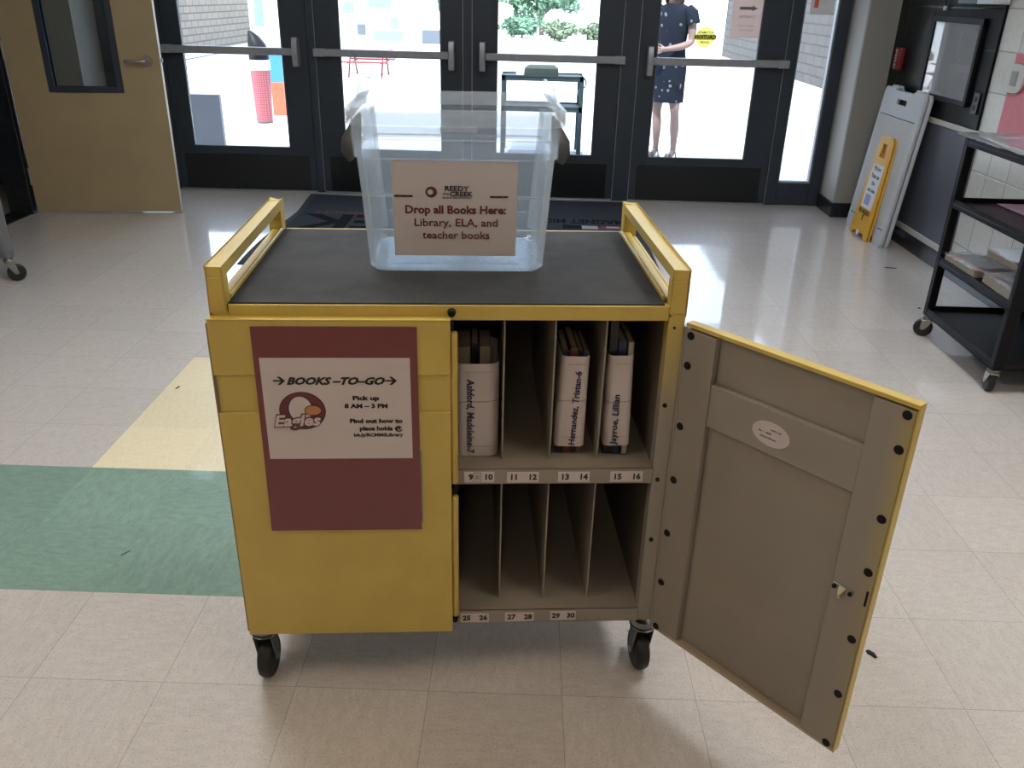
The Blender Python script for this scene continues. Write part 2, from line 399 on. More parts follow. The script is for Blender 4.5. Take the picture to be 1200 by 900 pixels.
wl = MB(); wl.box(XL - .12, XL, 4.27, 4.80, 0, CH); wl.box(XL - .12, XL, -6, 2.9, 0, CH); wl.box(XL - .12, XL, 2.9, 4.27, 2.15, CH)
struct(wl.build('wall_left', M['wall_white']))
# dark room behind the left doorway
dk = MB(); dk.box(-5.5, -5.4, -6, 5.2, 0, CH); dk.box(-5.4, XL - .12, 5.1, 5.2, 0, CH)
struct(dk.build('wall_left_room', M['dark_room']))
jm = MB(); jm.box(XL - .14, XL + .02, 4.21, 4.28, 0, 2.15); jm.box(XL - .14, XL + .02, 2.88, 2.94, 0, 2.15); jm.box(XL - .14, XL + .02, 2.88, 4.28, 2.12, 2.2)
struct(jm.build('trim_1', M['base_black'], bev=.003), 'dark metal frame of the doorway on the left')
struct(MB().box(XL - .14, XL + .01, 2.94, 4.21, .0005, .012).build('trim_2', M['base_black'], bev=.002), 'black threshold of the left doorway')
# right wall finishes
struct(MB().box(XR - .012, XR + .01, 3.43, 4.80, .82, 2.2).build('trim_3', M['tile_black'], bev=.002), 'black glazed block panel on the right wall')
struct(MB().box(XR - .012, XR + .01, 3.40, 4.80, .14, .79).build('trim_4', M['wainscot']), 'slate grey wainscot panel on the right wall')
rl = MB(); rl.box(XR - .022, XR + .01, 3.40, 4.80, .79, .82); rl.box(XR - .022, XR + .01, 3.40, 4.80, .105, .14)
struct(rl.build('trim_5', M['rail'], bev=.003), 'cream rails above and below the slate panel')
struct(MB().box(XR - .02, XR + .01, -6, 4.80, 0, .105).build('baseboard_right', M['base_black'], bev=.004))
bb = MB(); bb.box(3.362, 3.38, 4.785, YB - .01, 0, .105); bb.box(3.362, XR, 4.782, 4.80, 0, .105)
struct(bb.build('baseboard_back', M['base_black'], bev=.003))
struct(MB().box(XR - .008, XR + .01, 2.61, 3.225, .83, 1.233).build('trim_6', M['tile_pink'], bev=.002), 'pinkish red painted block patch on the right wall')
struct(MB().box(3.3795, 3.381, 4.83, 5.1, .105, CH).build('trim_7', M['rail']), 'pale strip of the wall return beside the sidelight')

# storefront: mullions and header
fr = MB()
Y0, Y1 = YB - .0, YB + .11
for a, b in ((-2.07, -1.965), (-1.70, -1.605), (-.535, -.475), (.605, .675), (1.765, 1.895), (2.955, 3.045), (3.295, 3.40)):
    fr.box(a, b, Y0, Y1, 0, 2.78)
fr.box(-2.07, 3.40, Y0, Y1, 2.14, 2.24); fr.box(-2.07, 3.40, Y0, Y1, 2.70, CH)
for a, b in ((-1.965, -1.70), (3.045, 3.295)): fr.box(a, b, Y0 + .01, Y1 - .01, 0, .17)
struct(fr.build('wall_back', M['frame'], bev=.004), 'dark metal storefront frame of the entrance')
th = MB()
for a, b in ((-1.6, -.54), (-.47, .60), (.68, 1.76), (1.90, 2.95)): th.box(a, b, YB - .03, YB + .1, .0, .012)
struct(th.build('trim_8', M['steel'], bev=.003), 'metal threshold under the entrance doors')
# thin gasket lines
gk = MB()
for xx in (-.4775, 1.768, 2.957, .6065, .6735, 1.892): gk.box(xx - .002, xx + .002, YB - .003, YB + .002, .01, 2.14)
struct(gk.build('trim_9', M['steel']), 'thin bright seams between door leaves and posts')
for i, (a, b) in enumerate(((-1.965, -1.70), (3.045, 3.295))):
    w = sempty('window_%d' % (i + 1), (0, 0, 0), label=('left' if i == 0 else 'right') + ' sidelight of the entrance')
    MB().box(a, b, YB + .04, YB + .046, .17, 2.14).build('pane', M['glass'], w)
    t_ = MB()
    for q, r_ in ((a, a + .012), (b - .012, b)): t_.box(q, r_, YB + .02, YB + .07, .17, 2.14)
    t_.box(a, b, YB + .02, YB + .07, .17, .182); t_.build('glazing_bead', M['steel'], w, bev=.002)
w = sempty('window_3', label='transom windows over the entrance doors')
for a, b in ((-1.605, -.535), (-.475, .605), (.675, 1.765), (1.895, 2.955)):
    MB().box(a, b, YB + .04, YB + .046, 2.24, 2.70).build('pane', M['glass'], w)

def leaf(n, x0, x1, gx0, gx1, latch, label):
    """one glazed door leaf; gx = glass edges; latch -1/+1 side of the panic head"""
    d = sempty('door_%d' % n, ((x0 + x1) / 2, YB, 0), label=label)
    X = (x0 + x1) / 2; f = MB(); y0, y1 = .008, .053
    f.box(x0 - X, gx0 - X, y0, y1, .012, 2.135); f.box(gx1 - X, x1 - X, y0, y1, .012, 2.135)
    f.box(gx0 - X, gx1 - X, y0, y1, .012, .335); f.box(gx0 - X, gx1 - X, y0, y1, 2.02, 2.135)
    f.build('leaf_frame', M['frame'], d, bev=.003)
    MB().box(gx0 - X, gx1 - X, .028, .034, .335, 2.02).build('pane', M['glass'], d)
    b = MB()
    for q in ((gx0 - X, gx0 - X + .008), (gx1 - X - .008, gx1 - X)): b.box(q[0], q[1], .002, .01, .335, 2.02)
    b.box(gx0 - X, gx1 - X, .002, .01, .335, .343); b.build('glazing_bead', M['dark_grey'], d)
    MB().box(x0 - X + .05, x1 - X - .05, .004, .009, .014, .279).build('kick_plate', M['kick'], d, bev=.001)
    # panic bar
    zb = 1.03
    if latch > 0: hx = x1 - X - .075; e0, e1 = x0 - X + .02, hx - .02
    else: hx = x0 - X + .075; e0, e1 = hx + .02, x1 - X - .02
    pb = MB(); pb.box(e0, e1, -.055, -.012, zb - .026, zb + .026); o = pb.build('push_bar', M['steel'], d, bev=.006)
    en = MB(); ex = e0 if latch > 0 else e1
    en.box(ex - .03, ex + .05, -.057, .009, zb - .028, zb + .028); en.build('end_bracket', M['steel'], o, bev=.004)
    h = MB(); ys = [-.075, -.085, -.085, -.07]; zs = [zb - .1, zb - .05, zb + .05, zb + .1]
    prof = [Vector((0, .009, zs[0]))] + [Vector((0, ys[i], zs[i])) for i in range(4)] + [Vector((0, .009, zs[3]))]
    h.loft([[p + Vector((hx - .021, 0, 0)) for p in prof], [p + Vector((hx + .021, 0, 0)) for p in prof]], smooth=False)
    h.build('latch_head', M['steel'], d, bev=.005)
    return d
leaf(1, -1.603, -.537, -1.466, -.722, 1, 'leftmost of the four glazed entrance doors')
leaf(2, -.473, .603, -.298, .447, 1, 'second glazed entrance door from the left, behind the clear bin')
leaf(3, .677, 1.763, .855, 1.595, -1, 'glazed entrance door with the teal cart seen through it')
d4 = leaf(4, 1.897, 2.953, 2.02, 2.758, -1, 'rightmost glazed entrance door with the yellow sticker')

# tan wooden door, standing open
d5 = sempty('door_5', (-2.262, 4.235, 0), (0, 0, math.radians(8.0)), label='tan wooden door with narrow window, standing open on the left')
W5 = .955; wx0, wx1, wz = .232, .70, .80
f = MB(); f.box(0, wx0, 0, .044, .012, 2.1); f.box(wx1, W5 - .002, 0, .044, .012, 2.1); f.box(wx0, wx1, 0, .044, .012, wz); f.box(wx0, wx1, 0, .044, 1.9, 2.1)
f.build('door_leaf', M['birch'], d5)
MB().box(W5 - .0025, W5, .001, .043, .012, 2.1).build('door_edge', M['birch_edge'], d5)  # pale strip: brightness of the lit door edge put into the colour
k = MB()
for y0, y1 in ((-.008, .0), (.044, .052)):
    k.box(wx0, wx0 + .04, y0, y1, wz, 1.9); k.box(wx1 - .04, wx1, y0, y1, wz, 1.9); k.box(wx0 + .04, wx1 - .04, y0, y1, wz, wz + .035); k.box(wx0 + .04, wx1 - .04, y0, y1, 1.865, 1.9)
k.box(wx0, wx0 + .012, 0, .044, wz, 1.9); k.box(wx1 - .012, wx1, 0, .044, wz, 1.9); k.box(wx0, wx1, 0, .044, wz, wz + .012)
k.build('window_frame', M['frame'], d5, bev=.002)
MB().box(wx0 + .01, wx1 - .01, .019, .025, wz, 1.9).build('pane', M['glass_dim'], d5)
h = MB(); h.cyl((.872, 0, 1.0), (.872, -.012, 1.0), .034, .031, 28); h.cyl((.872, -.01, 1.0), (.872, -.05, 1.0), .011, n=16)
h.tube([(.872, -.05, 1.0), (.85, -.056, 1.0), (.80, -.056, .997), (.752, -.052, .996), (.745, -.04, .996)], .0095, 12)
h.build('lever_handle', M['brushed'], d5)
lb = MB(); lb.box(W5 - .002, W5 + .001, .010, .034, .93, 1.09); lb.box(W5, W5 + .012, .016, .028, .99, 1.015); lb.build('latch_plate', M['steel'], d5, bev=.002)
for z in (.25, 1.05, 1.85): MB().cyl((-.006, .0, z - .055), (-.006, .0, z + .055), .008, n=12).build('hinge', M['brushed'], d5)

# ceiling lights
for i, (x, y, mt_, lab) in enumerate(((-.1, 1.2, 'troffer', 'left cool ceiling light above the cart'), (2.5, 1.2, 'troffer', 'right cool ceiling light above the cart'),
                                     (-.6, -1.0, 'troffer_warm', 'left warm ceiling light behind the cart'), (2.6, -1.0, 'troffer_warm', 'right warm ceiling light behind the cart'),
                                     (1.0, -3.8, 'troffer_warm', 'farthest warm ceiling light down the hall'))):
    t_ = thing('ceiling_light', lab, 'light', (x, y, CH - .02))
    f = MB(); w_, l_ = .30, .60
    f.box(-w_, -w_ + .02, -l_, l_, 0, .03); f.box(w_ - .02, w_, -l_, l_, 0, .03); f.box(-w_, w_, -l_, -l_ + .02, 0, .03); f.box(-w_, w_, l_ - .02, l_, 0, .03)
    f.build('fixture_frame', M['wall_white'], t_); MB().box(-w_ + .02, w_ - .02, -l_ + .02, l_ - .02, .004, .016).build('diffuser', M[mt_], t_)

# ------------------------------------------------------------------ the book cart
TH = .07224; CO = Vector((.5165, .01075, 0)); W, D = .903, .558
cart = thing('library_cart', 'yellow steel book cart with dark ribbed top and one door swung open', 'cart', CO, (0, 0, TH))
DZ = .918
def cart_handle(name, u0, u1, inner):
    h = MB()
    h.box(u0, u1, 0, .012, .90, .989); h.box(u0, u1, D - .012, D, .90, .989)        # faces
    h.box(u0, u1, 0, .030, .90, .97); h.box(u0, u1, D - .030, D, .90, .97)
    h.box(u0, u1, 0, D, .968, .989)
    return h.build(name, M['yellow'], cart, bev=.003)
cart_handle('handle', .009, .041, 1); cart_handle('handle', W - .035, W - .002, -1)
# posts below the deck
p = MB(); p.box(.009, .043, 0, .034, .163, .905); p.build('corner_post', M['yellow'], cart, bev=.002)
p = MB(); p.box(W - .034, W - .002, 0, .034, .163, .905); p.build('corner_post', M['post_mix'], cart, bev=.002)
for u in (.009, W - .036):
    MB().box(u, u + .034, D - .034, D, .163, .905).build('corner_post', M['yellow'], cart, bev=.002)
MB().box(.043, W - .034, 0, .02, .888, DZ).build('front_rail', M['yellow'], cart, bev=.002)
MB().box(.043, W - .034, D - .02, D, .888, DZ).build('back_rail', M['yellow'], cart, bev=.002)
for u0, u1, nm in ((.009, .016, 1), (W - .009, W - .002, 2)):
    s_ = MB(); s_.box(u0, u1, .034, D - .034, .163, DZ - .004); s_.build('side_panel', M['yellow'], cart, bev=.001)
for u0, u1, a, b in ((.036, .043, .016, .036), (W - .043, W - .036, W - .036, W - .016)):
    s_ = MB(); s_.box(a, b, .034, D - .034, DZ - .004, DZ + .006); s_.box(u0, u1, .034, D - .034, DZ - .006, DZ + .010)
    s_.build('deck_flange', M['yellow'], cart, bev=.003)
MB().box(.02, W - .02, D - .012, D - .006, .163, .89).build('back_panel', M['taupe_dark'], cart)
MB().box(.044, W - .044, .004, D - .02, DZ - .006, DZ + .003).build('deck_mat', M['deck'], cart)
MB().box(.018, W - .018, .02, D - .02, DZ - .02, DZ - .007).build('deck_panel', M['taupe'], cart)
# shelves
for z0, z1 in ((.527, .562), (.162, .197)):
    s_ = MB(); s_.box(.043, W - .034, 0, .004, z0, z1); s_.box(.02, W - .02, .0, D - .012, z1 - .004, z1); s_.box(.043, W - .034, .0, .02, z0, z0 + .003)
    s_.build('shelf', M['taupe'], cart, bev=.001)
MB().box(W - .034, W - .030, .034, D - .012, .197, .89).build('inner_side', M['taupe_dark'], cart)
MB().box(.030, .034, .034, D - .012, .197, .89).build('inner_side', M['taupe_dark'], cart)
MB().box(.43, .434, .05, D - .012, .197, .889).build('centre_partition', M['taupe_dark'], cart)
for u in (.557, .657, .757):
    for z0, z1 in ((.562, .889), (.197, .527)):
        d_ = MB()
        pr = [(.042, z0 + .0), (.036, z0 + .05), (.03, z1), (D - .012, z1), (D - .012, z0)]
        d_.loft([[Vector((u - .0015, a, b)) for a, b in pr], [Vector((u + .0015, a, b)) for a, b in pr]], smooth=False)
        d_.build('divider', M['taupe'], cart)
for u in (.15, .25, .34):
    for z0, z1 in ((.562, .889), (.197, .527)):
        MB().box(u - .0015, u + .0015, .045, D - .012, z0, z1).build('divider', M['taupe'], cart)
# centre strips: rolled yellow edges of the left door's return
for z0, z1 in ((.535, .868), (.192, .505)):
    MB().box(.452, .466, -.016, .003, z0, z1).build('door_return', M['yellow'], cart, bev=.005)
MB().box(.443, .458, .003, .02, .163, .889).build('centre_post', M['black_plastic'], cart)
for z, u in ((.905, .455), (.520, .459), (.181, .457)):
    c = MB(); c.cyl((u, 0, z), (u, -.012, z), .0085, .0065, 16); c.build('rubber_bumper', M['black_rubber'], cart)
for z, u in ((.709, .879), (.536, .881), (.385, .882), (.875, .881)):
    c = MB(); c.cyl((u, .001, z), (u, -.003, z), .0045 if z < .8 else .0025, n=14); c.build('screw', M['black_rubber'], cart)
# left door (closed)
ld = MB(); L0, L1 = .006, .452
ld.box(L0, L1, -.020, -.002, .156, .704); ld.box(L0, L1, -.020, -.002, .783, .894); ld.box(L0, L1, -.0165, -.002, .704, .783)
ldo = ld.build('door', M['yellow'], cart, bev=.0015)
MB().box(L0 - .001, L1 + .001, -.021, .0, .894, .8965).build('door_lip', M['yellow'], ldo, bev=.001)
MB().box(L0 - .005, L0 - .001, -.012, .0, .16, .885).build('hinge', mat('dull_ochre_hinge', (.30, .22, .07), .5), ldo)
lt = MB(); lt.box(L0, L0 + .003, -.0195, -.0165, .704, .783); lt.build('recess_edge', M['taupe_dark'], ldo)
# right door (open)
rd = bpy.data.objects.new('door', None); COL.objects.link(rd); rd.parent = cart; rd.location = (W, -.008, 0); rd.rotation_euler = (0, 0, -math.radians(52.2))
# local: x along the door, +y = outer (yellow) side ... inner face looks towards -y
DB, DT, DW = .149, .889, .452
def dpart(mb, nm, mt_, bev=.0015): return mb.build(nm, mt_, rd, bev=bev)
dpart(MB().box(0, DW, .018, .020, DB, DT - .002), 'outer_skin', M['yellow'])
e_ = MB(); e_.box(-.001, DW + .001, -.001, .020, DT - .008, DT); e_.box(DW - .001, DW + .0015, -.001, .02, DB, DT); dpart(e_, 'door_lip', M['yellow'], .001)
dpart(MB().box(0, DW - .001, .0, .018, DB, DB + .007), 'bottom_flange', mat('lit_flange_edge', (.46, .36, .25), .45))  # paler than the taupe: warm light caught by the flange, put into its colour
dpart(MB().box(0, .070, .0, .016, DB + .009, DT - .012), 'stile', M['taupe'])
dpart(MB().box(.379, DW - .002, .0, .016, DB + .009, DT - .012), 'stile', M['stile_mix'])
dpart(MB().box(.070, .379, .0155, .0175, DB + .009, DT - .012), 'inset_panel', M['taupe'], 0)
dpart(MB().box(.070, .379, .0025, .0155, .694, .783), 'cross_band', M['taupe'])
def dplug(x, z):
    c = MB(); c.cyl((x, 0, z), (x, -.0022, z), .0082, .0072, 20); c.cyl((x, -.0022, z), (x, -.0028, z), .0050, .0046, 16); c.build('hole_plug', M['black_rubber'], rd)
for z in (.865, .803, .670, .545, .413, .283, .160): dplug(.012, z)
for z in (.866, .804, .672, .563, .416, .286, .162): dplug(.436, z)
st_ = MB(); n_ = 36
st_.loft([[Vector((.210 + .039 * math.cos(2 * PI * i / n_), y_, .735 + .024 * math.sin(2 * PI * i / n_))) for i in range(n_)] for y_ in (.0025, .0019)], smooth=False)
sto = st_.build('oval_sticker', M['paper'], rd, label='small white oval sticker on the inside of the open door')
text('printed_text', [('No. 1 - 8600', -.012, -.001, .005, .026, .02, 0), ('school library', -.004, -.010, .005, .034, .02, 0), ('made in usa', .010, .008, .0045, .022, .02, 0)], M['ink'], sto, (.210, .0017, .735), (1, 0, 0), (0, 0, 1))
la = MB(); la.box(.381, .420, -.003, 0, .499, .513); la.build('latch_plate', M['zinc'], rd, bev=.001)
for x in (.386, .416): MB().cyl((x, -.003, .506), (x, -.006, .506), .004, n=12).build('latch_screw', M['black_rubber'], rd)
la = MB(); la.loft([[Vector((.394, -.003, .498)), Vector((.408, -.003, .498)), Vector((.408, -.003, .512)), Vector((.394, -.003, .512))], [Vector((.398, -.016, .494)), Vector((.404, -.016, .494)), Vector((.404, -.016, .503)), Vector((.398, -.016, .503))]], smooth=False)
la.build('latch_bolt', mat('brass_zinc', (.55, .47, .28), .3, 1), rd, bev=.001)
MB().box(.4415, .4455, -.0006, .0, .495, .527).build('latch_slot', M['black_rubber'], rd)
hn = MB(); hn.cyl((-.004, .004, DB), (-.004, .004, DT - .01), .004, n=10); hn.build('hinge', M['taupe'], rd)

# shelf labels
def shelf_label(u0, u1, z, l, r):
    o = MB().box(u0, u1, -.0010, 0, z - .0125, z + .0125).build('number_label', M['paper'], cart)
    w_ = u1 - u0
    for s_, f_ in ((l, .22), (r, .80)): text('printed_number', [(s_, u0 + w_ * f_, z - .0055, .018, None, .045, 0)], M['ink'], o, (0, -.0012, 0), (1, 0, 0), (0, 0, 1))
    return o
lb9 = shelf_label(.478, .540, .5445, '9', '10')
q = MB(); q.box(.4965, .5125, -.0016, -.0010, .5345, .5555); q.build('small_sticker', M['ink'], lb9); q = MB(); q.box(.4975, .5115, -.0019, -.0016, .5355, .5545); q.build('small_sticker', M['paper'], lb9)
q = MB()
for i in range(4): q.box(.5005 + i * .0024, .5015 + i * .0024, -.0021, -.0019, .539, .551)
q.build('small_sticker', M['ink'], lb9)
shelf_label(.566, .632, .5435, '11', '12'); shelf_label(.672, .738, .5435, '13', '14'); shelf_label(.781, .849, .5435, '15', '16')
shelf_label(.469, .533, .177, '25', '26'); shelf_label(.569, .634, .178, '27', '28'); shelf_label(.671, .729, .180, '29', '30')

def caster(parent, u, v, ang, zt=.163, r=.050, w=.032, brake=False, fork='zinc', sr=.026, ox=.010):
    c = bpy.data.objects.new('caster', None); COL.objects.link(c); c.parent = parent; c.location = (u, v, 0); c.rotation_euler = (0, 0, ang)
    # rolls along local x; axle along y, offset back by .02
    wh = MB(); N = 28
    for (ra, rb, ya, yb) in ((r * .80, r * .93, -w / 2, -w * .40), (r * .93, r, -w * .40, -w * .2), (r, r, -w * .2, w * .2), (r, r * .93, w * .2, w * .40), (r * .93, r * .80, w * .40, w / 2)):
        wh.cyl((ox, ya, r), (ox, yb, r), ra, rb, N, False)
    wh.cyl((ox, -w / 2 - .0001, r), (ox, -w / 2, r), r * .80, n=N); wh.cyl((ox, w / 2, r), (ox, w / 2 + .0001, r), r * .80, n=N)
    wh.build('wheel', M['wheel'], c)
    hb = MB(); hb.cyl((ox, -w / 2 - .007, r), (ox, w / 2 + .007, r), .008, n=12); hb.build('axle', M['zinc'], c)
    fk = MB()
    for s_ in (-1, 1):
        y_ = s_ * (w / 2 + .004)
        pr = [(-.022, zt - .034), (.026, zt - .034), (ox + .012, r - .004), (ox - .010, r - .004)]
        fk.loft([[Vector((a, y_ - .0015, b)) for a, b in pr], [Vector((a, y_ + .0015, b)) for a, b in pr]], smooth=False)
    fk.box(-.022, .030, -w / 2 - .005, w / 2 + .005, zt - .037, zt - .033)
    fk.build('fork', M[fork], c, bev=.001)
    sw = MB(); sw.cyl((0, 0, zt - .036), (0, 0, zt - .026), sr * .86, sr * 1.04, 24); sw.cyl((0, 0, zt - .026), (0, 0, zt - .023), sr * .8, n=24); sw.cyl((0, 0, zt - .023), (0, 0, zt - .012), sr, sr * .86, 24); sw.cyl((0, 0, zt - .012), (0, 0, zt), .012, n=14)
    sw.build('swivel', M['zinc'], c)
    if brake:
        b = MB(); b.box(.050, .085, -.010, .010, r + .002, r + .006, Matrix.Rotation(math.radians(25), 4, 'Y') @ Matrix.Translation((-.03, 0, .02))); b.build('brake_pedal', M['birch_edge'], c, bev=.001)
    return c
caster(cart, .026, .022, math.radians(86), fork='dark_grey', sr=.031); caster(cart, W - .012, .024, math.radians(95), brake=True, fork='dark_grey', sr=.031)
caster(cart, .045, D - .05, math.radians(60)); caster(cart, W - .045, D - .05, math.radians(115))

# ---- poster on the left door
poster = thing('poster', 'maroon poster with white page taped on the left door of the yellow cart', 'poster', CO, (0, 0, TH))
PY = -.0212
# a sheet hanging over the door's recess; its lower edge curls a touch forward
def sheet(u0, u1, z0, z1, y, t, nm, mt_, par, curl=0, skew=0):
    s_ = MB(); n = 14; ra = []; 
    for k_ in range(n + 1):
        z = z1 + (z0 - z1) * k_ / n; f_ = k_ / n
        yy = y - curl * f_ ** 4; du = skew * f_
        ra.append([Vector((u0 + du, yy, z)), Vector((u1 + du * 0, yy, z)), Vector((u1 + du * 0, yy - t, z)), Vector((u0 + du, yy - t, z))])
    return s_.loft(ra, smooth=False).build(nm, mt_, par)
sheet(.084, .390, .434, .883, PY, .0008, 'card_sheet', M['maroon'], poster, .003, -.002)
pg = sheet(.0945, .3755, .603, .8205, PY - .0009, .0004, 'printed_page', M['paper'], poster)
TY = PY - .0015
text('heading_text', [('BOOKS –TO–GO', .2325, .7660, .0205, .186, .05, .35)], M['ink'], pg, (0, TY, 0), (1, 0, 0), (0, 0, 1))
for ax_ in (.1165, .3275):
    z = .7735; pr = [(0, z - .0016), (.011, z - .0016), (.006, z - .0065), (.010, z - .0065), (.0185, z), (.010, z + .0065), (.006, z + .0065), (.011, z + .0016), (0, z + .0016)]
    ar = MB()
    ar.box(ax_, ax_ + .018, TY - .0004, TY, z - .0016, z + .0016)
    for s_ in (-1, 1):
        q = [Vector((ax_ + .0225, TY, z)), Vector((ax_ + .0160, TY, z)), Vector((ax_ + .0075, TY, z + s_ * .0085)), Vector((ax_ + .0130, TY, z + s_ * .0085))]
        ar.loft([q, [v + Vector((0, -.0004, 0)) for v in q]], smooth=False)
    ar.build('printed_arrow', M['ink'], pg)
for q in [('Pick up', .289,   .7325, .0125, .051, .05, 0), ('8 AM – 3 PM', .2890, .7155, .0125, .083, .05, 0), ('Find out how to', .3065, .6830, .0125, .102, .05, 0), ('place holds @', .3150, .6665, .0125, .084, .05, 0), ('bit.ly/RCMMSLibrary', .3095, .6530, .0100, .096, .04, 0)]: text('printed_line', [q], M['ink'], pg, (0, TY, 0), (1, 0, 0), (0, 0, 1))
def ell(cx, cz, a, b, y, t, nm, mt_, par, n=40):
    s_ = MB(); s_.loft([[Vector((cx + a * math.cos(2 * PI * i / n), yy, cz + b * math.sin(2 * PI * i / n))) for i in range(n)] for yy in (y, y - t)], smooth=False)
    return s_.build(nm, mt_, par)
ell(.1665, .7095, .0445, .0405, TY, .0002, 'emblem_ring', M['ink'], pg); ell(.1665, .7095, .0430, .0390, TY - .0003, .0002, 'emblem_oval', M['ink_maroon'], pg)
# script word with maroon outline
for nm, mt_, a, b, x_, z_, y_ in (('emblem_patch', 'ink', .0235, .0285, .163, .7135, TY - .0006), ('emblem_patch', 'ink_white', .0220, .0270, .163, .7135, TY - .0008), ('emblem_patch', 'ink', .0165, .0115, .187, .7110, TY - .0010), ('emblem_patch', 'orange_ink', .0150, .0100, .187, .7110, TY - .0012)):
    ell(x_, z_, a, b, y_, .0002, nm, M[mt_], pg)
for nm, mt_, b_, y_ in (('emblem_word_outline', 'ink_maroon', .10, TY - .0016), ('emblem_word', 'ink_white', .03, TY - .0021)):
    text(nm, [('Eagles', .1740, .6735, .033, .088 + b_ * .06, b_, .25)], M[mt_], pg, (0, y_, 0), (1, 0, .03), (-.03, 0, 1))
# narrow film strips standing for the glare on the tape along the edges
MB().box(.10, .385, PY - .0003, PY, .8815, .8840).build('tape_glare', M['film'], poster); MB().box(.3895, .3935, PY - .0003, PY, .45, .62).build('tape_glare', M['film'], poster)

# ---- bundles of books in the shelf
def book(nm, par, u0, u1, v0, v1, z0, z1, cover, lean=0, pages_front=True):
    b = MB(); t = .0016
    b.box(u0, u0 + t, v0, v1, z0, z1); b.box(u1 - t, u1, v0, v1, z0, z1)
    if pages_front: b.box(u0, u1, v1 - t, v1, z0, z1)
    else: b.box(u0, u1, v0, v0 + t, z0, z1)
    o = b.build(nm, M[cover], par, bev=.0004); p_ = MB()
    p_.box(u0 + t, u1 - t, v0 + (.002 if pages_front else t), v1 - (t if pages_front else .002), z0 + .003, z1 - .003); p_.build('page_block', M['pages'], o)
    return o
def bundle(lab, loc, w, dp, z0, z1, books, writing, lean=0, r=.012, taper=0):
    t_ = thing('book_bundle', lab, 'books', Vector(loc) + Vector((0, 0, abs(lean) * .035)), (0, lean, TH), 'paper-wrapped book bundles on the upper shelf')
    wr = MB(); n = 6
    rings = []
    for k_ in range(7):
        f_ = k_ / 6; z = z0 + (z1 - z0) * f_; g = taper * (1 - f_)
        rings.append(rrect(-w / 2 - g, w / 2 + g, 0, dp, r, z, n))
    inner = [[Vector((v.x * (1 - .0016 / w), v.y * (1 - .0016 / dp) + .0004, v.z)) for v in R_] for R_ in rings]
    wr.loft(rings, False, False); wr.loft(inner[::-1], False, False)
    N = len(rings[0])
    for A, B in ((rings[-1], inner[-1]), (rings[0], inner[0])): wr.loft([A, B], False, False, smooth=False)
    wo = wr.build('paper_wrap', M['paper'], t_)
    f_ = .62 if len(writing) < 1 else writing[0][7]
    zb = z0 + (z1 - z0) * f_
    rb_ = MB(); pts = [(v.x * 1.012, (v.y - dp / 2) * 1.01 + dp / 2, zb + .002 * math.sin(i * .7)) for i, v in enumerate(rrect(-w / 2 - taper * .5, w / 2 + taper * .5, 0, dp, r, 0, n))]
    rb_.tube(pts, .0006, 6, True); rb_.build('rubber_band', M['rubber_band'], t_)
    for zz in (z0 + .022, z1 - .018): MB().box(-w / 2 + r, w / 2 - r * .6, -.0003, .0, zz, zz + .0005).build('paper_crease', M['cover_grey'], wo)
    for bk in books: book('book', t_, *bk)
    for (s_, x, z, size, width, xd, yd, _f) in writing:
        text('handwritten_name', [(s_, 0, 0, size, width, .022, .12)], M['ink_blue'], wo, (x, -.0012, z), xd, yd)
    return t_
def cl(u, v, z): return Vector((CO.x + u * math.cos(TH) - v * math.sin(TH), CO.y + u * math.sin(TH) + v * math.cos(TH), z))
SH = .5625
bundle('wide paper-wrapped book bundle above shelf labels 9 and 10', cl(.503, .055, SH), .094, .15, .001, .212,
       [(-.040, -.012, .045, .14, .0, .232, 'cover_grey'), (-.010, .004, .045, .14, .0, .238, 'cover_dark', 0, False), (.006, .030, .045, .14, .0, .234, 'cover_grey')],
       [('Ashford, Madeleine-7', -.019, .094, .021, .172, (0, 0, -1), (1, 0, 0), .60)], r=.022)
bundle('paper-wrapped book bundle above shelf labels 13 and 14', cl(.6985, .055, SH), .058, .15, .022, .228,
       [(-.027, -.013, .012, .14, .0, .236, 'cover_dark', 0, False), (-.011, .004, .012, .14, .0, .242, 'cover_red', 0, False), (.006, .016, .012, .14, .0, .236, 'cover_dark', 0, False), (.017, .026, .012, .14, .0, .234, 'cover_grey', 0, False)],
       [('Hernandez, Tristan-6', .012, .110, .019, .170, (.02, 0, 1), (-1, 0, .02), .52)], lean=math.radians(1.2), taper=.003)
b_ = bundle('narrow paper-wrapped book bundle above shelf labels 15 and 16', cl(.799, .05, SH), .052, .15, .026, .232,
       [(-.024, -.008, .014, .14, .0, .30, 'cover_dark', 0, False), (-.006, .010, .012, .14, .0, .262, 'cover_navy', 0, False), (.012, .0245, .004, .14, .0, .262, 'cover_grey', 0, True)],
       [('Jayroe, Lillian', -.0005, .088, .019, .118, (.02, 0, 1), (-1, 0, .02), .50)], lean=math.radians(-1.0), taper=.002)

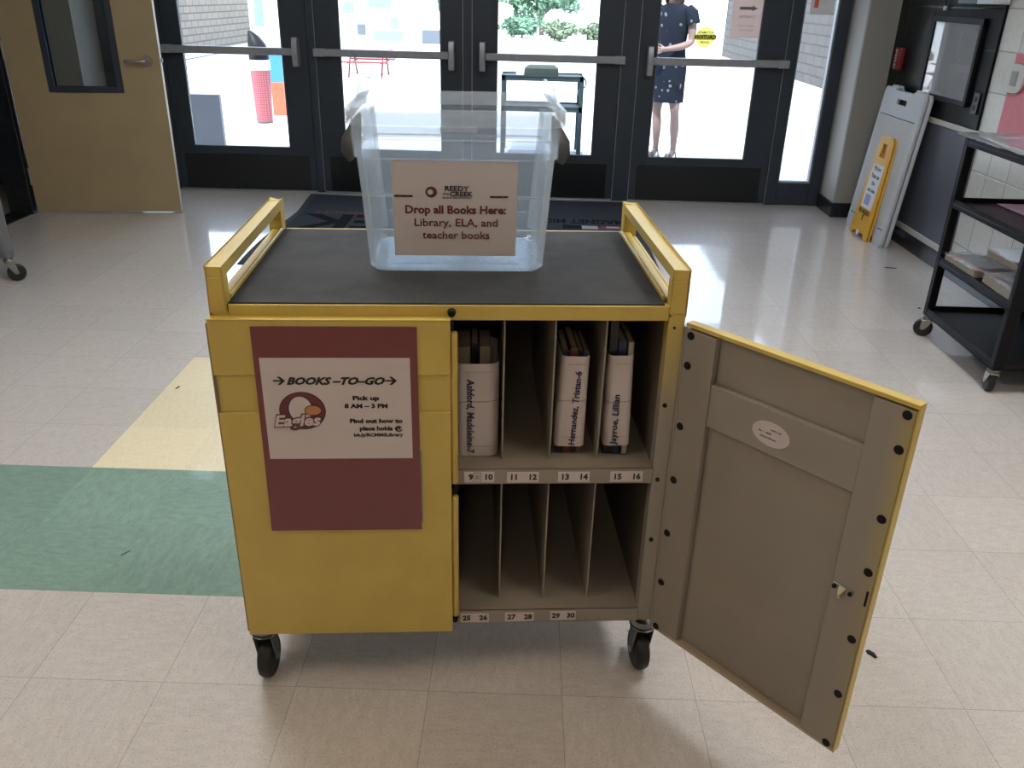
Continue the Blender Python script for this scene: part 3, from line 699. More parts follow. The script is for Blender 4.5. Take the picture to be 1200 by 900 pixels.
# ---- clear bin on the deck
bz = DZ + .0048
bn = thing('storage_bin', 'clear plastic storage bin with paper sign on top of the yellow cart', 'bin', cl(.463, .35, bz), (0, 0, TH))
HW = .0
lv = [(0, .174, -.145, .120, .03), (.006, .181, -.150, .126, .034), (.10, .187, -.155, .135, .034), (.228, .195, -.162, .152, .034), (.231, .201, -.168, .158, .034), (.292, .205, -.172, .164, .034)]
bb_ = MB(); rings = [rrect(-a, a, y0, y1, r, z, 7) for z, a, y0, y1, r in lv]
bb_.loft(rings, True, False, True); bo = bb_.build('bin_body', M['bin'], bn)
so = bo.modifiers.new('s', 'SOLIDIFY'); so.thickness = .0022; so.offset = 0
rm = MB()
o1 = rrect(-.214, .214, -.181, .173, .036, .294, 7); o2 = rrect(-.214, .214, -.181, .173, .036, .322, 7); o3 = rrect(-.204, .204, -.171, .163, .033, .324, 7); o4 = rrect(-.2045, .2045, -.1715, .1635, .033, .292, 7)
o5 = rrect(-.2115, .2115, -.1785, .1705, .035, .294, 7); o6 = rrect(-.2115, .2115, -.1785, .1705, .035, .318, 7)
rm.loft([o1, o2, o3, o4], False, False); rm.loft([o1, o5, o6], False, False); rm.build('bin_rim', M['bin_rim'], bn)
for sx in (-1, 1):
    for yy in (-.158, .138):
        rb_ = MB(); rb_.loft([[Vector((sx * (.170 + .022 * f_) + dx, yy * (1 + .08 * f_) + .0, .02 + .27 * f_)) for dx in (-.005, .005)] + [Vector((sx * (.170 + .022 * f_) + dx, yy * (1 + .08 * f_) + (.004 if yy < 0 else -.004), .02 + .27 * f_)) for dx in (.005, -.005)] for f_ in (0, .5, 1)], smooth=False); rb_.build('corner_rib', M['bin_rim'], bn)
MB().box(-.13, .13, -.1485, -.1465, .014, .017).build('base_ridge', M['bin_rim'], bn); MB().box(-.16, .16, .118, .121, .06, .064).build('base_ridge', M['bin_rim'], bn)
ln_ = MB(); ln_.box(-.192, .192, -.1675, -.1655, .2655, .2675); ln_.build('bin_ridge', M['bin_rim'], bn)
stp = MB(); stp.box(-.040, .045, .146, .148, .236, .249); stp.build('white_sticker', M['paper_white'], bn, rot=(0, 0, 0))
for sx in (-1, 1):
    hd = MB()
    pr = [(.204, .296), (.226, .262), (.228, .236), (.214, .214), (.203, .220), (.200, .29)]
    R0 = [Vector((sx * a, -.125, b)) for a, b in pr]; R1 = [Vector((sx * a, .01, b)) for a, b in pr]
    hd.loft([R0, R1], smooth=False); hd.build('grip', M['bin_latch'], bn, bev=.003)
    lt_ = MB(); pr = [(.196, .318), (.212, .318), (.203, .352), (.190, .362), (.184, .360), (.188, .330)]
    lt_.loft([[Vector((sx * a, .00, b)) for a, b in pr], [Vector((sx * a, .075, b)) for a, b in pr]], smooth=False); lt_.build('lid_latch', M['bin_rim'], bn, bev=.002)
# sign on the bin front
sg = thing('paper_sign', 'paper sign reading Drop all Books Here taped to the front of the clear bin', 'sign', cl(.463, .35, bz), (0, 0, TH))
tilt = math.atan2(.007, .128)
yl = lambda z: -.155 - (z - .10) * (.007 / .128) - .0022
zA, zB = .034, .2275
sgm = MB(); R_ = []
for z in (zA, zB): R_.append([Vector((-.1265, yl(z), z)), Vector((.1210, yl(z), z)), Vector((.1210, yl(z) - .0004, z)), Vector((-.1265, yl(z) - .0004, z))])
so_ = sgm.loft(R_, smooth=False).build('sign_sheet', mat('sign_paper', (.60, .545, .545), .55, var=.02, vscale=6), sg)
yd = Vector((0, -(.007 / .128), 1)).normalized()
O_ = Vector((0, yl(.1) - .0010, .1))
def LZ(z): return (z - .1)
text('headline_text', [('Drop all Books Here:', -.002, LZ(.1230), .0225, .202, .035, 0)], M['ink_maroon'], so_, O_, (1, 0, 0), yd)
for q in (('Library, ELA, and', -.001, LZ(.0965), .0225, .168, .012, 0), ('teacher books', -.001, LZ(.0705), .0225, .136, .012, 0)): text('printed_line', [q], M['ink_maroon'], so_, O_, (1, 0, 0), yd)
text('school_name', [('REEDY', .0, LZ(.1690), .0135, .048, .03, 0), ('CREEK', .009, LZ(.1580), .0135, .046, .03, 0), ('the', -.0215, LZ(.1605), .0075, .012, .0, .2)], M['ink'], so_, O_, (1, 0, 0), yd)
text('school_subtitle', [('MAGNET MIDDLE SCHOOL', .001, LZ(.1535), .0035, .058, .03, 0)], M['ink_maroon'], so_, O_, (1, 0, 0), yd)
for cx_, w_, mt_ in ((-.050, .0115, 'ink'), (-.050, .0100, 'ink_maroon'), (-.052, .0055, 'ink_white')):
    z = .166; d_ = {'ink': .0002, 'ink_maroon': .0004, 'ink_white': .0006}[mt_]
    s_ = MB(); s_.loft([[O_ + Vector((cx_ + w_ * math.cos(2 * PI * i / 24), -yy, 0)) + yd * (LZ(z) + w_ * .95 * math.sin(2 * PI * i / 24)) for i in range(24)] for yy in (d_, d_ + .0002)], smooth=False); s_.build('school_badge', M[mt_], so_)
for x0, x1 in ((-.1235, -.087), (.0665, .103)):
    s_ = MB(); R_ = [[O_ + Vector((x0, -yy, 0)) + yd * (LZ(.1555)), O_ + Vector((x1, -yy, 0)) + yd * LZ(.1555), O_ + Vector((x1, -yy, 0)) + yd * LZ(.1595), O_ + Vector((x0, -yy, 0)) + yd * LZ(.1595)] for yy in (0, .0003)]
    s_.loft(R_, smooth=False).build('printed_bar', M['ink'], so_)
    s_ = MB()
    for k_ in range(2):
        a = x0 + .008 + k_ * .015; R_ = [[O_ + Vector((a, -yy, 0)) + yd * LZ(.156), O_ + Vector((a + .006, -yy, 0)) + yd * LZ(.156), O_ + Vector((a + .006, -yy, 0)) + yd * LZ(.159), O_ + Vector((a, -yy, 0)) + yd * LZ(.159)] for yy in (.0003, .0005)]
        s_.loft(R_, smooth=False)
    s_.build('printed_bar', M['ink_maroon'], so_)

# ------------------------------------------------------------------ entrance mat
em = thing('entrance_mat', 'dark grey entrance mat with upside-down school lettering before the doors', 'mat', (0, 0, 0))
mx0, mx1, my0, my1 = -.55, 1.90, 3.20, 5.07
def mat_ring(z, inset=0):
    pts = []
    n = 16
    # left edge wavy, top-left corner kicked back
    for i in range(n + 1):
        y = my1 - inset - (my1 - my0 - 2 * inset) * i / n; x = mx0 + inset - .035 * math.sin(max(0, (y - 4.5)) * 3.2) + .02 * math.sin(y * 3)
        pts.append(Vector((x, y, z)))
    for i in range(n + 1):
        y = my0 + inset + (my1 - my0 - 2 * inset) * i / n; pts.append(Vector((mx1 - inset, y, z)))
    for i in range(1, 12):
        f_ = i / 12; x = mx1 - inset + (mx0 - mx1 + 2 * inset) * f_; dip = .05 * math.exp(-((x + .05) / .28) ** 2) * -1
        pts.append(Vector((x, my1 - inset + dip, z)))
    return pts
b = MB(); b.loft([mat_ring(.0005), mat_ring(.006, .004)], smooth=False); b.build('rubber_border', M['mat_border'], em)
b = MB(); b.loft([mat_ring(.006, .045), mat_ring(.0085, .048)], smooth=False); b.build('pile', M['mat_grey'], em)
mz = .0087
text('black_lettering', [('MAGNET MIDDLE', 0, 0, .165, .74, .03, 0)], M['mat_black'], em, (1.80, 4.462, mz), (-1, 0, 0), (0, -1, 0), 'LEFT')
text('big_lettering', [('CREEK', 0, 0, .52, 1.55, .03, 0)], M['mat_black'], em, (-.42, 4.40, mz), (-1, 0, 0), (0, -1, 0), 'RIGHT')
text('red_lettering', [('DIGITAL SCIENCES', 0, 0, .105, None, .0, 0)], M['mat_red'], em, (-.40, 4.505, mz), (-1, 0, 0), (0, -1, 0), 'RIGHT')
for x0, x1, y0, y1, mt_ in ((1.49, 1.60, 4.20, 4.285, 'mat_white'), (1.60, 1.80, 4.195, 4.24, 'mat_red'), (1.66, 1.75, 4.24, 4.28, 'mat_white'), (1.36, 1.49, 4.20, 4.30, 'mat_black'), (1.62, 1.66, 4.24, 4.28, 'mat_red')):
    MB().box(x0, x1, y0, y1, mz - .0003, mz + .0003).build('colour_block', M[mt_], em)

# ------------------------------------------------------------------ folded A-frame board and caution sign
ab = thing('folded_sign_board', 'white plastic folding sign board leaning against the slate wall', 'sign', (3.412, 4.272, 0), (-math.radians(5.6), 0, -PI / 2))
hw = .325; HT = .955
def board(y0, t, nm):
    o = [(-hw + .02, .0), (-hw + .14, .0), (-hw + .15, .035), (hw - .15, .035), (hw - .14, .0), (hw - .02, .0), (hw, .03), (hw - .012, HT - .03), (hw - .03, HT), (hw * .45, HT), (hw * .42, HT - .014), (-hw * .42, HT - .014), (-hw * .45, HT), (-hw + .03, HT), (-hw + .012, HT - .03), (-hw, .03)]
    hole = [(-.075, HT - .095), (.075, HT - .095), (.075, HT - .062), (-.075, HT - .062)]
    return plate(nm, [o, hole], t, frame_m((0, y0 + t, 0), (1, 0, 0), (0, 0, 1)), M['white_plastic'], ab, bev=.005)
# frame_m normal = x cross z = -y, so the plate grows towards -y from y0+t
f1_ = board(0.0, .026, 'front_panel'); board(.034, .026, 'rear_panel')
for q in ((-hw + .05, hw - .05, -.0008, 0, HT - .175, HT - .170), (-hw + .03, -hw + .12, -.0008, 0, .105, .110), (hw - .12, hw - .03, -.0008, 0, .105, .110)): MB().box(*q).build('insert_slot', M['black_rubber'], f1_)
g_ = MB(); g_.box(-hw + .045, hw - .045, -.0006, .0, .115, HT - .18); g_.build('insert_face', M['wall_white'], f1_)
for x0 in (-.24, .14): MB().box(x0, x0 + .10, .012, .05, HT - .003, HT + .014).build('hinge', M['white_plastic'], ab, bev=.004)
MB().box(-.07, .07, .027, .033, HT - .1, HT - .05).build('handle_gap', M['black_rubber'], ab)

cs = thing('wet_floor_sign', 'yellow folding caution sign with paper note leaning on the white board', 'sign', (3.372, 4.250, 0), (-math.radians(6.6), 0, -PI / 2))
w0, w1, H2 = .158, .108, .665
o = [(-w0, 0), (-w0 + .055, 0), (-w0 + .07, .03), (w0 - .07, .03), (w0 - .055, 0), (w0, 0), (w1, H2 - .035), (w1 - .02, H2 - .010), (.05, H2), (-.05, H2), (-w1 + .02, H2 - .010), (-w1, H2 - .035)]
hole = [(-.042, H2 - .135), (.042, H2 - .135), (.038, H2 - .05), (-.038, H2 - .05)]
plate('front_panel', [o, hole], .014, frame_m((0, .014, 0), (1, 0, 0), (0, 0, 1)), M['caution_yellow'], cs, bev=.004)
plate('rear_panel', [o, hole], .014, frame_m((0, .034, 0), (1, 0, 0), (0, 0, 1)), M['caution_yellow'], cs, bev=.004)
nt_ = MB().box(-.085, .095, -.001, 0, .195, .485).build('paper_note', M['paper_white'], cs)
text('note_text', [('Wait here', 0, .115, .042, .12, .02, 0), ('Please use', 0, .065, .042, .13, .02, 0), ('the', 0, .02, .04, None, .02, 0), ('mask, please', 0, -.025, .034, .13, .02, 0)], M['ink'], nt_, (.005, -.0012, .33), (1, 0, 0), (0, 0, 1))
MB().box(-.055, .035, -.0015, -.001, .215, .285).build('lilac_picture', M['lilac'], nt_)
text('caution_text', [('PISO MOJADO', 0, 0, .042, .19, .03, 0), ('!', 0, -.04, .05, .02, .05, 0)], M['ink'], cs, (0, -.0005, .155), (1, 0, 0), (0, 0, 1))
MB().box(-.03, .01, -.0008, 0, .012, .045).build('white_sticker', M['paper_white'], cs)

# ------------------------------------------------------------------ right wall fittings
fb = thing('framed_notice', 'black framed plan behind acrylic on the black block wall', 'picture frame', (XR - .013, 3.905, 1.155), (0, 0, -PI / 2))
# local x -> -Y (towards camera), local y -> +X (wall)
f = MB(); a, bq = .315, .232
for x0, x1, z0, z1 in ((-a, a, bq - .03, bq), (-a, a, -bq, -bq + .03), (-a, -a + .03, -bq + .03, bq - .03), (a - .03, a, -bq + .03, bq - .03)): f.box(x0, x1, -.022, -.001, z0, z1)
f.build('frame', M['black_plastic'], fb, bev=.004)
pl_ = MB().box(-a + .03, a - .03, -.012, -.006, -bq + .03, bq - .03).build('plan_sheet', M['plan'], fb)
MB().box(-a + .03, a - .03, -.016, -.014, -bq + .03, bq - .03).build('acrylic_cover', M['acrylic'], fb)
ra = thing('fire_alarm_pull', 'small red fire alarm pull station left of the framed plan', 'alarm', (XR - .012, 4.63, 1.115), (0, 0, -PI / 2))
MB().box(-.045, .045, -.034, .0, -.068, .068).build('housing', M['red'], ra, bev=.006)
text('raised_lettering', [('FIRE', 0, 0, .045, .115, .01, 0)], M['ink_white'], ra, (-.030, -.0348, 0), (0, 0, -1), (1, 0, 0))
hd = MB(); hd.box(.014, .034, -.042, -.033, -.045, .045); hd.build('pull_handle', M['red'], ra, bev=.003)
cbx = thing('wall_cabinet', 'grey and white metal box high on the wall, bottom edge only showing', 'box', (XR - .013, 3.60, 1.457), (0, 0, -PI / 2))
MB().box(-.2, .02, -.09, -.001, 0, .3).build('housing', M['dark_grey'], cbx, bev=.004); MB().box(.022, .2, -.09, -.001, 0, .3).build('cover', M['white_plastic'], cbx, bev=.004)
clp = thing('cable_clip', 'small white clip on a black cable above the framed plan', 'clip', (XR - .013, 4.115, 1.432))
c_ = MB(); c_.cyl((-.012, 0, -.012), (-.012, 0, .012), .011, n=14); c_.build('clip_body', M['white_plastic'], clp)
c_ = MB(); c_.tube([(-.012, 0, .012), (-.014, 0, .05), (-.010, .002, .3)], .004, 8); c_.build('cable', M['black_rubber'], clp)
ov_ = thing('wall_plaque', 'cream oval plaque on the pinkish red wall patch', 'plaque', (XR - .009, 3.165, 1.115), (0, 0, -PI / 2))
s_ = MB(); s_.loft([rrect(-.085, .085, -.07, .07, .055, 0, 8), rrect(-.085, .085, -.07, .07, .055, .012, 8)], smooth=False)
o_ = s_.build('plate', M['rail'], ov_, bev=.002); o_.rotation_euler = (PI / 2, 0, 0)
s_ = MB(); s_.box(-.03, .03, -.016, -.0121, -.035, .035); s_.build('raised_symbol', M['wall_grey'], ov_, bev=.004)
ol = thing('outlet_cover', 'shiny black outlet cover on the black block wall right of the frame', 'outlet', (XR - .013, 3.50, .955), (0, 0, -PI / 2))
MB().box(-.035, .035, -.008, -.001, -.057, .057).build('cover_plate', M['kick'], ol, bev=.003)
for z in (-.022, .022): MB().cyl((0, -.008, z), (0, -.0095, z), .015, n=18).build('socket', M['black_plastic'], ol)

# ------------------------------------------------------------------ black utility cart
uc = thing('utility_cart', 'black plastic utility cart on chrome casters by the right wall', 'cart', (3.02, 1.72, 0))
CXW, CYW = .50, .67                              # depth towards wall (x), length (y)
for (z, nm) in ((.905, 'top_shelf'), (.635, 'shelf'), (.368, 'shelf'), (.118, 'bottom_shelf')):
    s_ = MB(); h_ = .034
    s_.box(0, CXW, 0, CYW, z, z + .008); s_.box(0, .006, 0, CYW, z - .012, z + h_ - .006); s_.box(CXW - .006, CXW, 0, CYW, z - .012, z + h_ - .006)
    s_.box(0, CXW, 0, .006, z - .012, z + h_ - .006); s_.box(0, CXW, CYW - .006, CYW, z - .012, z + h_ - .006); s_.build(nm, M['black_plastic'], uc, bev=.003)
for x in (.0, CXW - .048):
    for y in (.0, CYW - .03):
        s_ = MB(); yy = y + .0
        if y > .1: s_.box(x - .001, x + .048, CYW - .008, CYW + .001, .11, .935)
        else: s_.box(x - .001, x + .048, -.001, .008, .11, .935)
        s_.box((x - .001) if x < .1 else (x + .041), (x + .007) if x < .1 else (x + .049), y, y + .03, .11, .935)
        s_.build('upright', M['black_plastic'], uc, bev=.002)
def ucaster(x, y, ang):
    caster(uc, x, y, ang, zt=.118, r=.043, w=.030, ox=.016)
ucaster(.02, .025, math.radians(80)); ucaster(.02, CYW - .025, math.radians(150)); ucaster(CXW - .03, .03, 1.2); ucaster(CXW - .03, CYW - .03, 2.0)
# clear film over the top, papers and books
def crumple(nx, ny, x0, x1, y0, y1, amp, z0, mt_, nm, par, seed=1, droop=.02):
    rnd = random.Random(seed); vs = []; fs = []
    for j in range(ny + 1):
        for i in range(nx + 1):
            x = x0 + (x1 - x0) * i / nx; y = y0 + (y1 - y0) * j / ny
            ed = min(i, nx - i, j, ny - j) == 0
            vs.append((x + rnd.uniform(-1, 1) * amp * .6, y + rnd.uniform(-1, 1) * amp * .6, z0 + abs(rnd.gauss(0, amp * .35)) - (droop * .4 if ed else 0)))
    for j in range(ny):
        for i in range(nx): a = j * (nx + 1) + i; fs.append((a, a + 1, a + nx + 2, a + nx + 1))
    m_ = MB(); m_.add(vs, fs, False); return m_.build(nm, mt_, par)
pf = crumple(26, 34, -.035, CXW + .02, -.03, CYW + .045, .006, .0045, M['film'], 'plastic_sheet', None, 3); pf.location = (3.02, 1.72, .9385)
tag(pf, 'crumpled clear plastic sheet over the top of the black cart', 'plastic sheet')
pp = thing('pink_papers', 'pink worksheets lying on the top of the black cart', 'paper', (3.02, 1.72, .9135))
MB().box(.11, .36, .33, .61, 0, .008).build('paper_stack', M['pink_paper'], pp); MB().box(.22, .44, .03, .31, .0005, .0085).build('paper_sheet', M['paper_white'], pp, rot=(0, 0, -.05))
tag(MB().box(.0, .22, .0, .30, 0, .002).build('pink_paper', M['pink_paper'], loc=(3.215, 2.05, .646), rot=(0, 0, .02)), 'pink sheet on the second shelf of the black cart', 'paper')
def flat_book(loc, rz, w, l, h, cov, lab, grp=None, extra=None):
    t_ = thing('wrapped_book', lab, 'book', loc, (0, 0, rz), grp)
    MB().box(0, w, 0, l, 0, h - .0015).build('page_block', M['pages'], t_)
    c_ = MB().box(-.002, w + .002, -.002, l + .002, h - .0014, h).build('cover', M[cov], t_, bev=.0005)
    if extra: extra(c_, w, l, h)
    crumple(9, 12, -.012, w + .012, -.014, l + .014, .010, h + .006, M['wrap'], 'plastic_wrap', t_, int(loc[1] * 100), .012)
    return t_
def leafpic(c_, w, l, h):
    s_ = MB(); n = 20
    s_.loft([[Vector((w * .5 + .035 * math.sin(2 * PI * i / n), l * .5 + .085 * math.cos(2 * PI * i / n), z)) for i in range(n)] for z in (h, h + .0003)], smooth=False); s_.build('leaf_picture', M['leaf'], c_)
    s_ = MB(); s_.box(w * .5 - .04, w * .5 - .012, l * .25, l * .6, h, h + .0005); s_.build('red_picture', M['red'], c_)
flat_book((3.05, 2.10, .3775), .05, .16, .25, .034, 'cover_print', 'plastic-wrapped picture book at the far end of the black cart\'s third shelf')
flat_book((3.05, 1.78, .3775), -.06, .17, .27, .040, 'cover_print', 'plastic-wrapped picture book nearest the front post on the third shelf')
flat_book((3.235, 2.07, .3775), .0, .17, .30, .058, 'cover_print', 'picture book with green leaf cover on the third shelf of the black cart', None, leafpic)

# grey cart leg at the left
gc = thing('grey_cart', 'grey metal tube cart with black caster beside the open left doorway', 'cart', (-1.625, 2.79, 0))
for x in (0, -.5):
    for y in (0, -.55):
        s_ = MB(); s_.cyl((x, y, .135), (x, y, .80), .034, n=20); s_.cyl((x, y, .135), (x, y, .168), .038, n=20); s_.build('post', M['grey_tube'], gc)
        cc_ = caster(gc, x + .005, y, math.radians(33), zt=.137, r=.046, w=.026, ox=.026)
for z in (.25, .55, .80):
    MB().box(-.53, .03 if z > .7 else -.02, -.58, .03 if z > .7 else -.02, z, z + .02).build('shelf', M['grey_tube'], gc, bev=.004)

# floor debris
def bit(lab, x, y, pts, h=.004, mt_='debris'):
    s_ = MB(); s_.loft([[Vector((a, b, 0)) for a, b in pts], [Vector((a * .6, b * .6, h)) for a, b in pts]], smooth=False)
    o = s_.build('floor_litter', M[mt_]); o.location = (x, y, .0006); tag(o, lab, 'litter', 'bits of litter on the floor'); return o
bit('dark lint clump on the floor right of the open cart door', 1.983, .167, [(-.010, .012), (-.004, .016), (.002, .008), (.010, .002), (.012, -.010), (.004, -.014), (-.002, -.006), (-.010, .002)], .006)
bit('dark strip of litter on the floor before the black wall', 3.31, 3.50, [(-.04, .006), (.0, .012), (.045, -.006), (.03, -.012), (-.02, -.004)], .003)
bit('tiny black chip on the floor beside the black cart\'s far post', 3.185, 2.77, [(-.010, .004), (.0, .010), (.010, -.002), (0, -.008)], .003)
bit('thin dark sliver lying on the green floor tiles', .008, .474, [(-.010, -.012), (-.006, -.012), (.012, .012), (.008, .012)], .001)
bit('dark speck on the yellow floor tiles', -.26, 1.55, [(-.006, -.014), (.002, -.016), (.008, .010), (.0, .014)], .001)

# ------------------------------------------------------------------ things on the door glass
cst = thing('caution_sticker', 'round yellow automatic door sticker on the rightmost door glass', 'sticker', (2.365, YB + .027, 1.197))
s_ = MB(); n = 36; s_.loft([[Vector((.070 * math.cos(2 * PI * i / n), yy, .070 * math.sin(2 * PI * i / n))) for i in range(n)] for yy in (0, -.0006)], smooth=False); s_.build('disc', plastic_mat('sticker_yellow', .7, (.95, .90, .42), (1, .96, .5)), cst)
MB().box(-.082, .082, -.0012, -.0007, -.018, .018).build('band', plastic_mat('sticker_band', .9, (.70, .66, .35), (1, .95, .4)), cst)
text('mirrored_text', [('AUTOMATIC', 0, .024, .022, .125, .02, 0), ('CAUTION', 0, -.010, .036, .155, .04, 0), ('DOOR', 0, -.042, .022, .06, .02, 0)], M['ink'], cst, (0, -.0016, 0), (-1, 0, 0), (0, 0, 1))
pn = thing('paper_notice', 'white paper notice with arrow on the rightmost door glass', 'notice', (2.648, YB + .027, 1.35))
np_ = MB().box(-.108, .108, -.0006, 0, -.150, .14).build('sheet', plastic_mat('thin_notice_paper', .95, (.66, .55, .50)), pn)
a_ = MB(); a_.box(-.06, .03, -.0012, -.0007, .035, .055); a_.add([(.03, -.0012, .025), (.07, -.0012, .045), (.03, -.0012, .065)], [(0, 1, 2)]); a_.build('arrow', mat('grey_print', (.22, .20, .22), .7), np_)
text('notice_text', [('ENTRANCE', 0, -.02, .028, .11, .0, 0), ('visitors please', 0, -.075, .02, .12, 0, 0), ('ring the bell', 0, -.105, .02, .10, 0, 0)], mat('faint_print', (.32, .28, .30), .7), np_, (0, -.0009, 0), (1, 0, 0), (0, 0, 1))
ps = thing('taped_flyer', 'small white flyer with orange mark on the right sidelight glass', 'notice', (3.178, YB + .039, 1.44))
fy = MB().box(-.085, .085, -.0006, 0, -.075, .1).build('sheet', M['paper_white'], ps); MB().box(-.06, -.03, -.001, -.0007, -.03, .03).build('orange_mark', M['warm_paint'], fy)

# ------------------------------------------------------------------ outside
struct(MB().box(-45, 45, YB + .12, 75, -.12, -.02).build('ground', M['concrete']), 'bright concrete plaza outside the doors')
struct(MB().box(-3.2, 4.6, YB + .12, 6.2, -.11, -.004).build('trim_12', M['concrete'], bev=.005))
gr = tag(MB().box(.9, 1.66, 7.02, 7.42, -.018, -.008).build('floor_grate', M['dark_grey']), 'metal bar grate in the paving under the teal cart', 'grate')
g2 = MB()
for i in range(26): g2.box(.92 + i * .0285, .93 + i * .0285, 7.03, 7.41, -.008, -.002)
g2.build('grate_bars', M['dark_grey'], gr)
# teal cart with a box
tc_ = thing('teal_cart', 'teal-grey metal two-shelf cart standing outside the doors', 'cart', (.825, 7.22, -.02))
tw, td = .80, .42
for z, nm in ((.705, 'top_shelf'), (.42, 'lower_shelf')):
    s_ = MB(); s_.box(0, tw, 0, td, z + .03, z + .036); s_.box(0, tw, 0, .004, z, z + .05); s_.box(0, tw, td - .004, td, z, z + .05); s_.box(0, .004, 0, td, z, z + .05); s_.box(tw - .004, tw, 0, td, z, z + .05); s_.build(nm, M['teal'], tc_)
for x in (0, tw - .035):
    for y in (0, td - .035): MB().box(x, x + .042, y, y + .035, .0, .755).build('leg', M['teal'], tc_, bev=.002)
cd = MB(); cd.tube([(tw + .012, .02, .74), (tw + .03, .03, .70), (tw + .02, .03, .66), (tw - .03, .02, .64), (tw - .05, .02, .60), (tw - .03, .02, .57), (tw - .02, .02, .62)], .008, 8); cd.build('power_cord', M['dark_grey'], tc_)
bx_ = thing('storage_case', 'low grey-green case lying on top of the teal cart', 'case', (1.05, 7.26, .7225))
s_ = MB(); s_.loft([rrect(0, .33, 0, .24, .01, 0, 2), rrect(0, .33, 0, .24, .01, .075, 2), rrect(.04, .29, .03, .21, .01, .10, 2)], smooth=False)
s_.build('case_body', mat('olive_case', (.045, .06, .052), .6, spec=.2), bx_); MB().box(-.085, .0, .02, .2, 0, .07).build('case_end', M['pale_wall'], bx_, bev=.012)
gb = thing('display_stand', 'flat grey board standing outside the leftmost door', 'display board', (-2.0, 6.9, -.02))
MB().box(-.14, .145, 0, .06, .03, .535).build('board', mat('grey_board', (.17, .18, .20), .5), gb, bev=.004); MB().box(-.16, .16, -.05, .11, 0, .03).build('foot', M['dark_grey'], gb, bev=.003)

# trash can
tr_ = thing('trash_can', 'red mesh trash can with black dome lid outside', 'trash can', (-2.06, 8.95, -.02))
c_ = MB(); c_.cyl((0, 0, .02), (0, 0, .60), .095, .115, 28); c_.build('mesh_body', block_mat('red_mesh', (.50, .13, .15), (.22, .06, .07), .025, .025, 'x', 0, 0, .5, False, .010), tr_)
c_ = MB(); c_.cyl((0, 0, .60), (0, 0, .71), .120, n=28); c_.build('white_band', M['pale_wall'], tr_)
c_ = MB(); c_.loft([[Vector((r * math.cos(2 * PI * i / 24) - o_, r * math.sin(2 * PI * i / 24), z)) for i in range(24)] for r, z, o_ in ((.115, .71, 0), (.115, .80, 0), (.10, .88, .012), (.065, .96, .04), (.02, 1.02, .08))]); c_.build('dome_lid', M['black_plastic'], tr_)
c_ = MB(); c_.cyl((0, 0, 0), (0, 0, .02), .09, n=24); c_.build('base', M['dark_grey'], tr_)
cp = thing('painted_column', 'column painted blue above orange behind the trash can', 'column', (-2.0, 9.6, -.02))
MB().box(-.14, .015, 0, .15, 0, .40).build('orange_band', M['warm_paint'], cp); MB().box(-.14, .015, 0, .15, .40, .80).build('blue_band', M['blue_paint'], cp); MB().box(-.145, .02, -.005, .155, .80, 3.0).build('white_shaft', M['pale_wall'], cp)
# brick walls
bw = tag(MB().box(-9, -6.5, 10, 23, -.02, 3.6).build('brick_building', M['brick_tan']), 'tan brick building wall outside, seen through the leftmost door', 'building')
MB().box(-6.5, -6.42, 10, 23, .0, .10).build('kerb', M['pale_wall'], bw)
rw = tag(MB().box(5.0, 7.5, 5.6, 17, .40, 3.6).build('brick_wing', M['brick_tan2']), 'grey-tan brick wing outside, seen through the right sidelight', 'building')
MB().box(4.98, 7.5, 5.6, 17, -.02, .40).build('concrete_base', M['concrete'], rw)
# far building with green panels
fb_ = thing('school_building', 'pale building with green window panels across the plaza', 'building', (-6.0, 26, -.02))
MB().box(-4, 3.6, 0, 4, 0, 4).build('facade', M['pale_wall'], fb_)
for x0, x1, z0, z1 in ((-1.25, -.45, .42, .95), (-1.25, -.45, 1.0, 1.6), (-.35, -.05, 1.0, 1.6), (1.45, 1.75, .85, 1.15), (2.2, 2.9, 1.0, 1.6), (2.85, 3.1, .45, .75), (2.3, 3.2, .1, .38)):
    MB().box(x0, x1, -.05, .02, z0, z1).build('window', M['green_glass'], fb_)
MB().box(1.85, 2.08, -.1, 0, .25, .55).build('meter_box', M['dark_grey'], fb_)
ub = thing('utility_box', 'dark grey utility box on the far lawn', 'box', (-1.70, 24.5, -.02)); MB().box(-.33, .27, 0, .4, .12, .48).build('housing', M['dark_grey'], ub, bev=.01); MB().box(-.3, .24, .02, .38, 0, .12).build('plinth', M['pale_wall'], ub)
# picnic table
pt = thing('picnic_table', 'low red metal picnic table out on the plaza', 'table', (-1.95, 15.4, -.02))
pt.scale = (.68, .68, .68)
MB().box(-.65, .65, -.38, .38, .66, .70).build('tabletop', M['red'], pt, bev=.01)
for s_ in (-1, 1): MB().box(-.65, .65, s_ * .66 - .13, s_ * .66 + .13, .38, .42).build('bench', M['red'], pt, bev=.01)
for x in (-.45, .45):
    c_ = MB(); c_.tube([(x, -.62, 0), (x, -.2, .66)], .025, 8); c_.tube([(x, .62, 0), (x, .2, .66)], .025, 8); c_.tube([(x, -.66, .37), (x, .66, .37)], .02, 8); c_.build('leg', M['red'], pt)

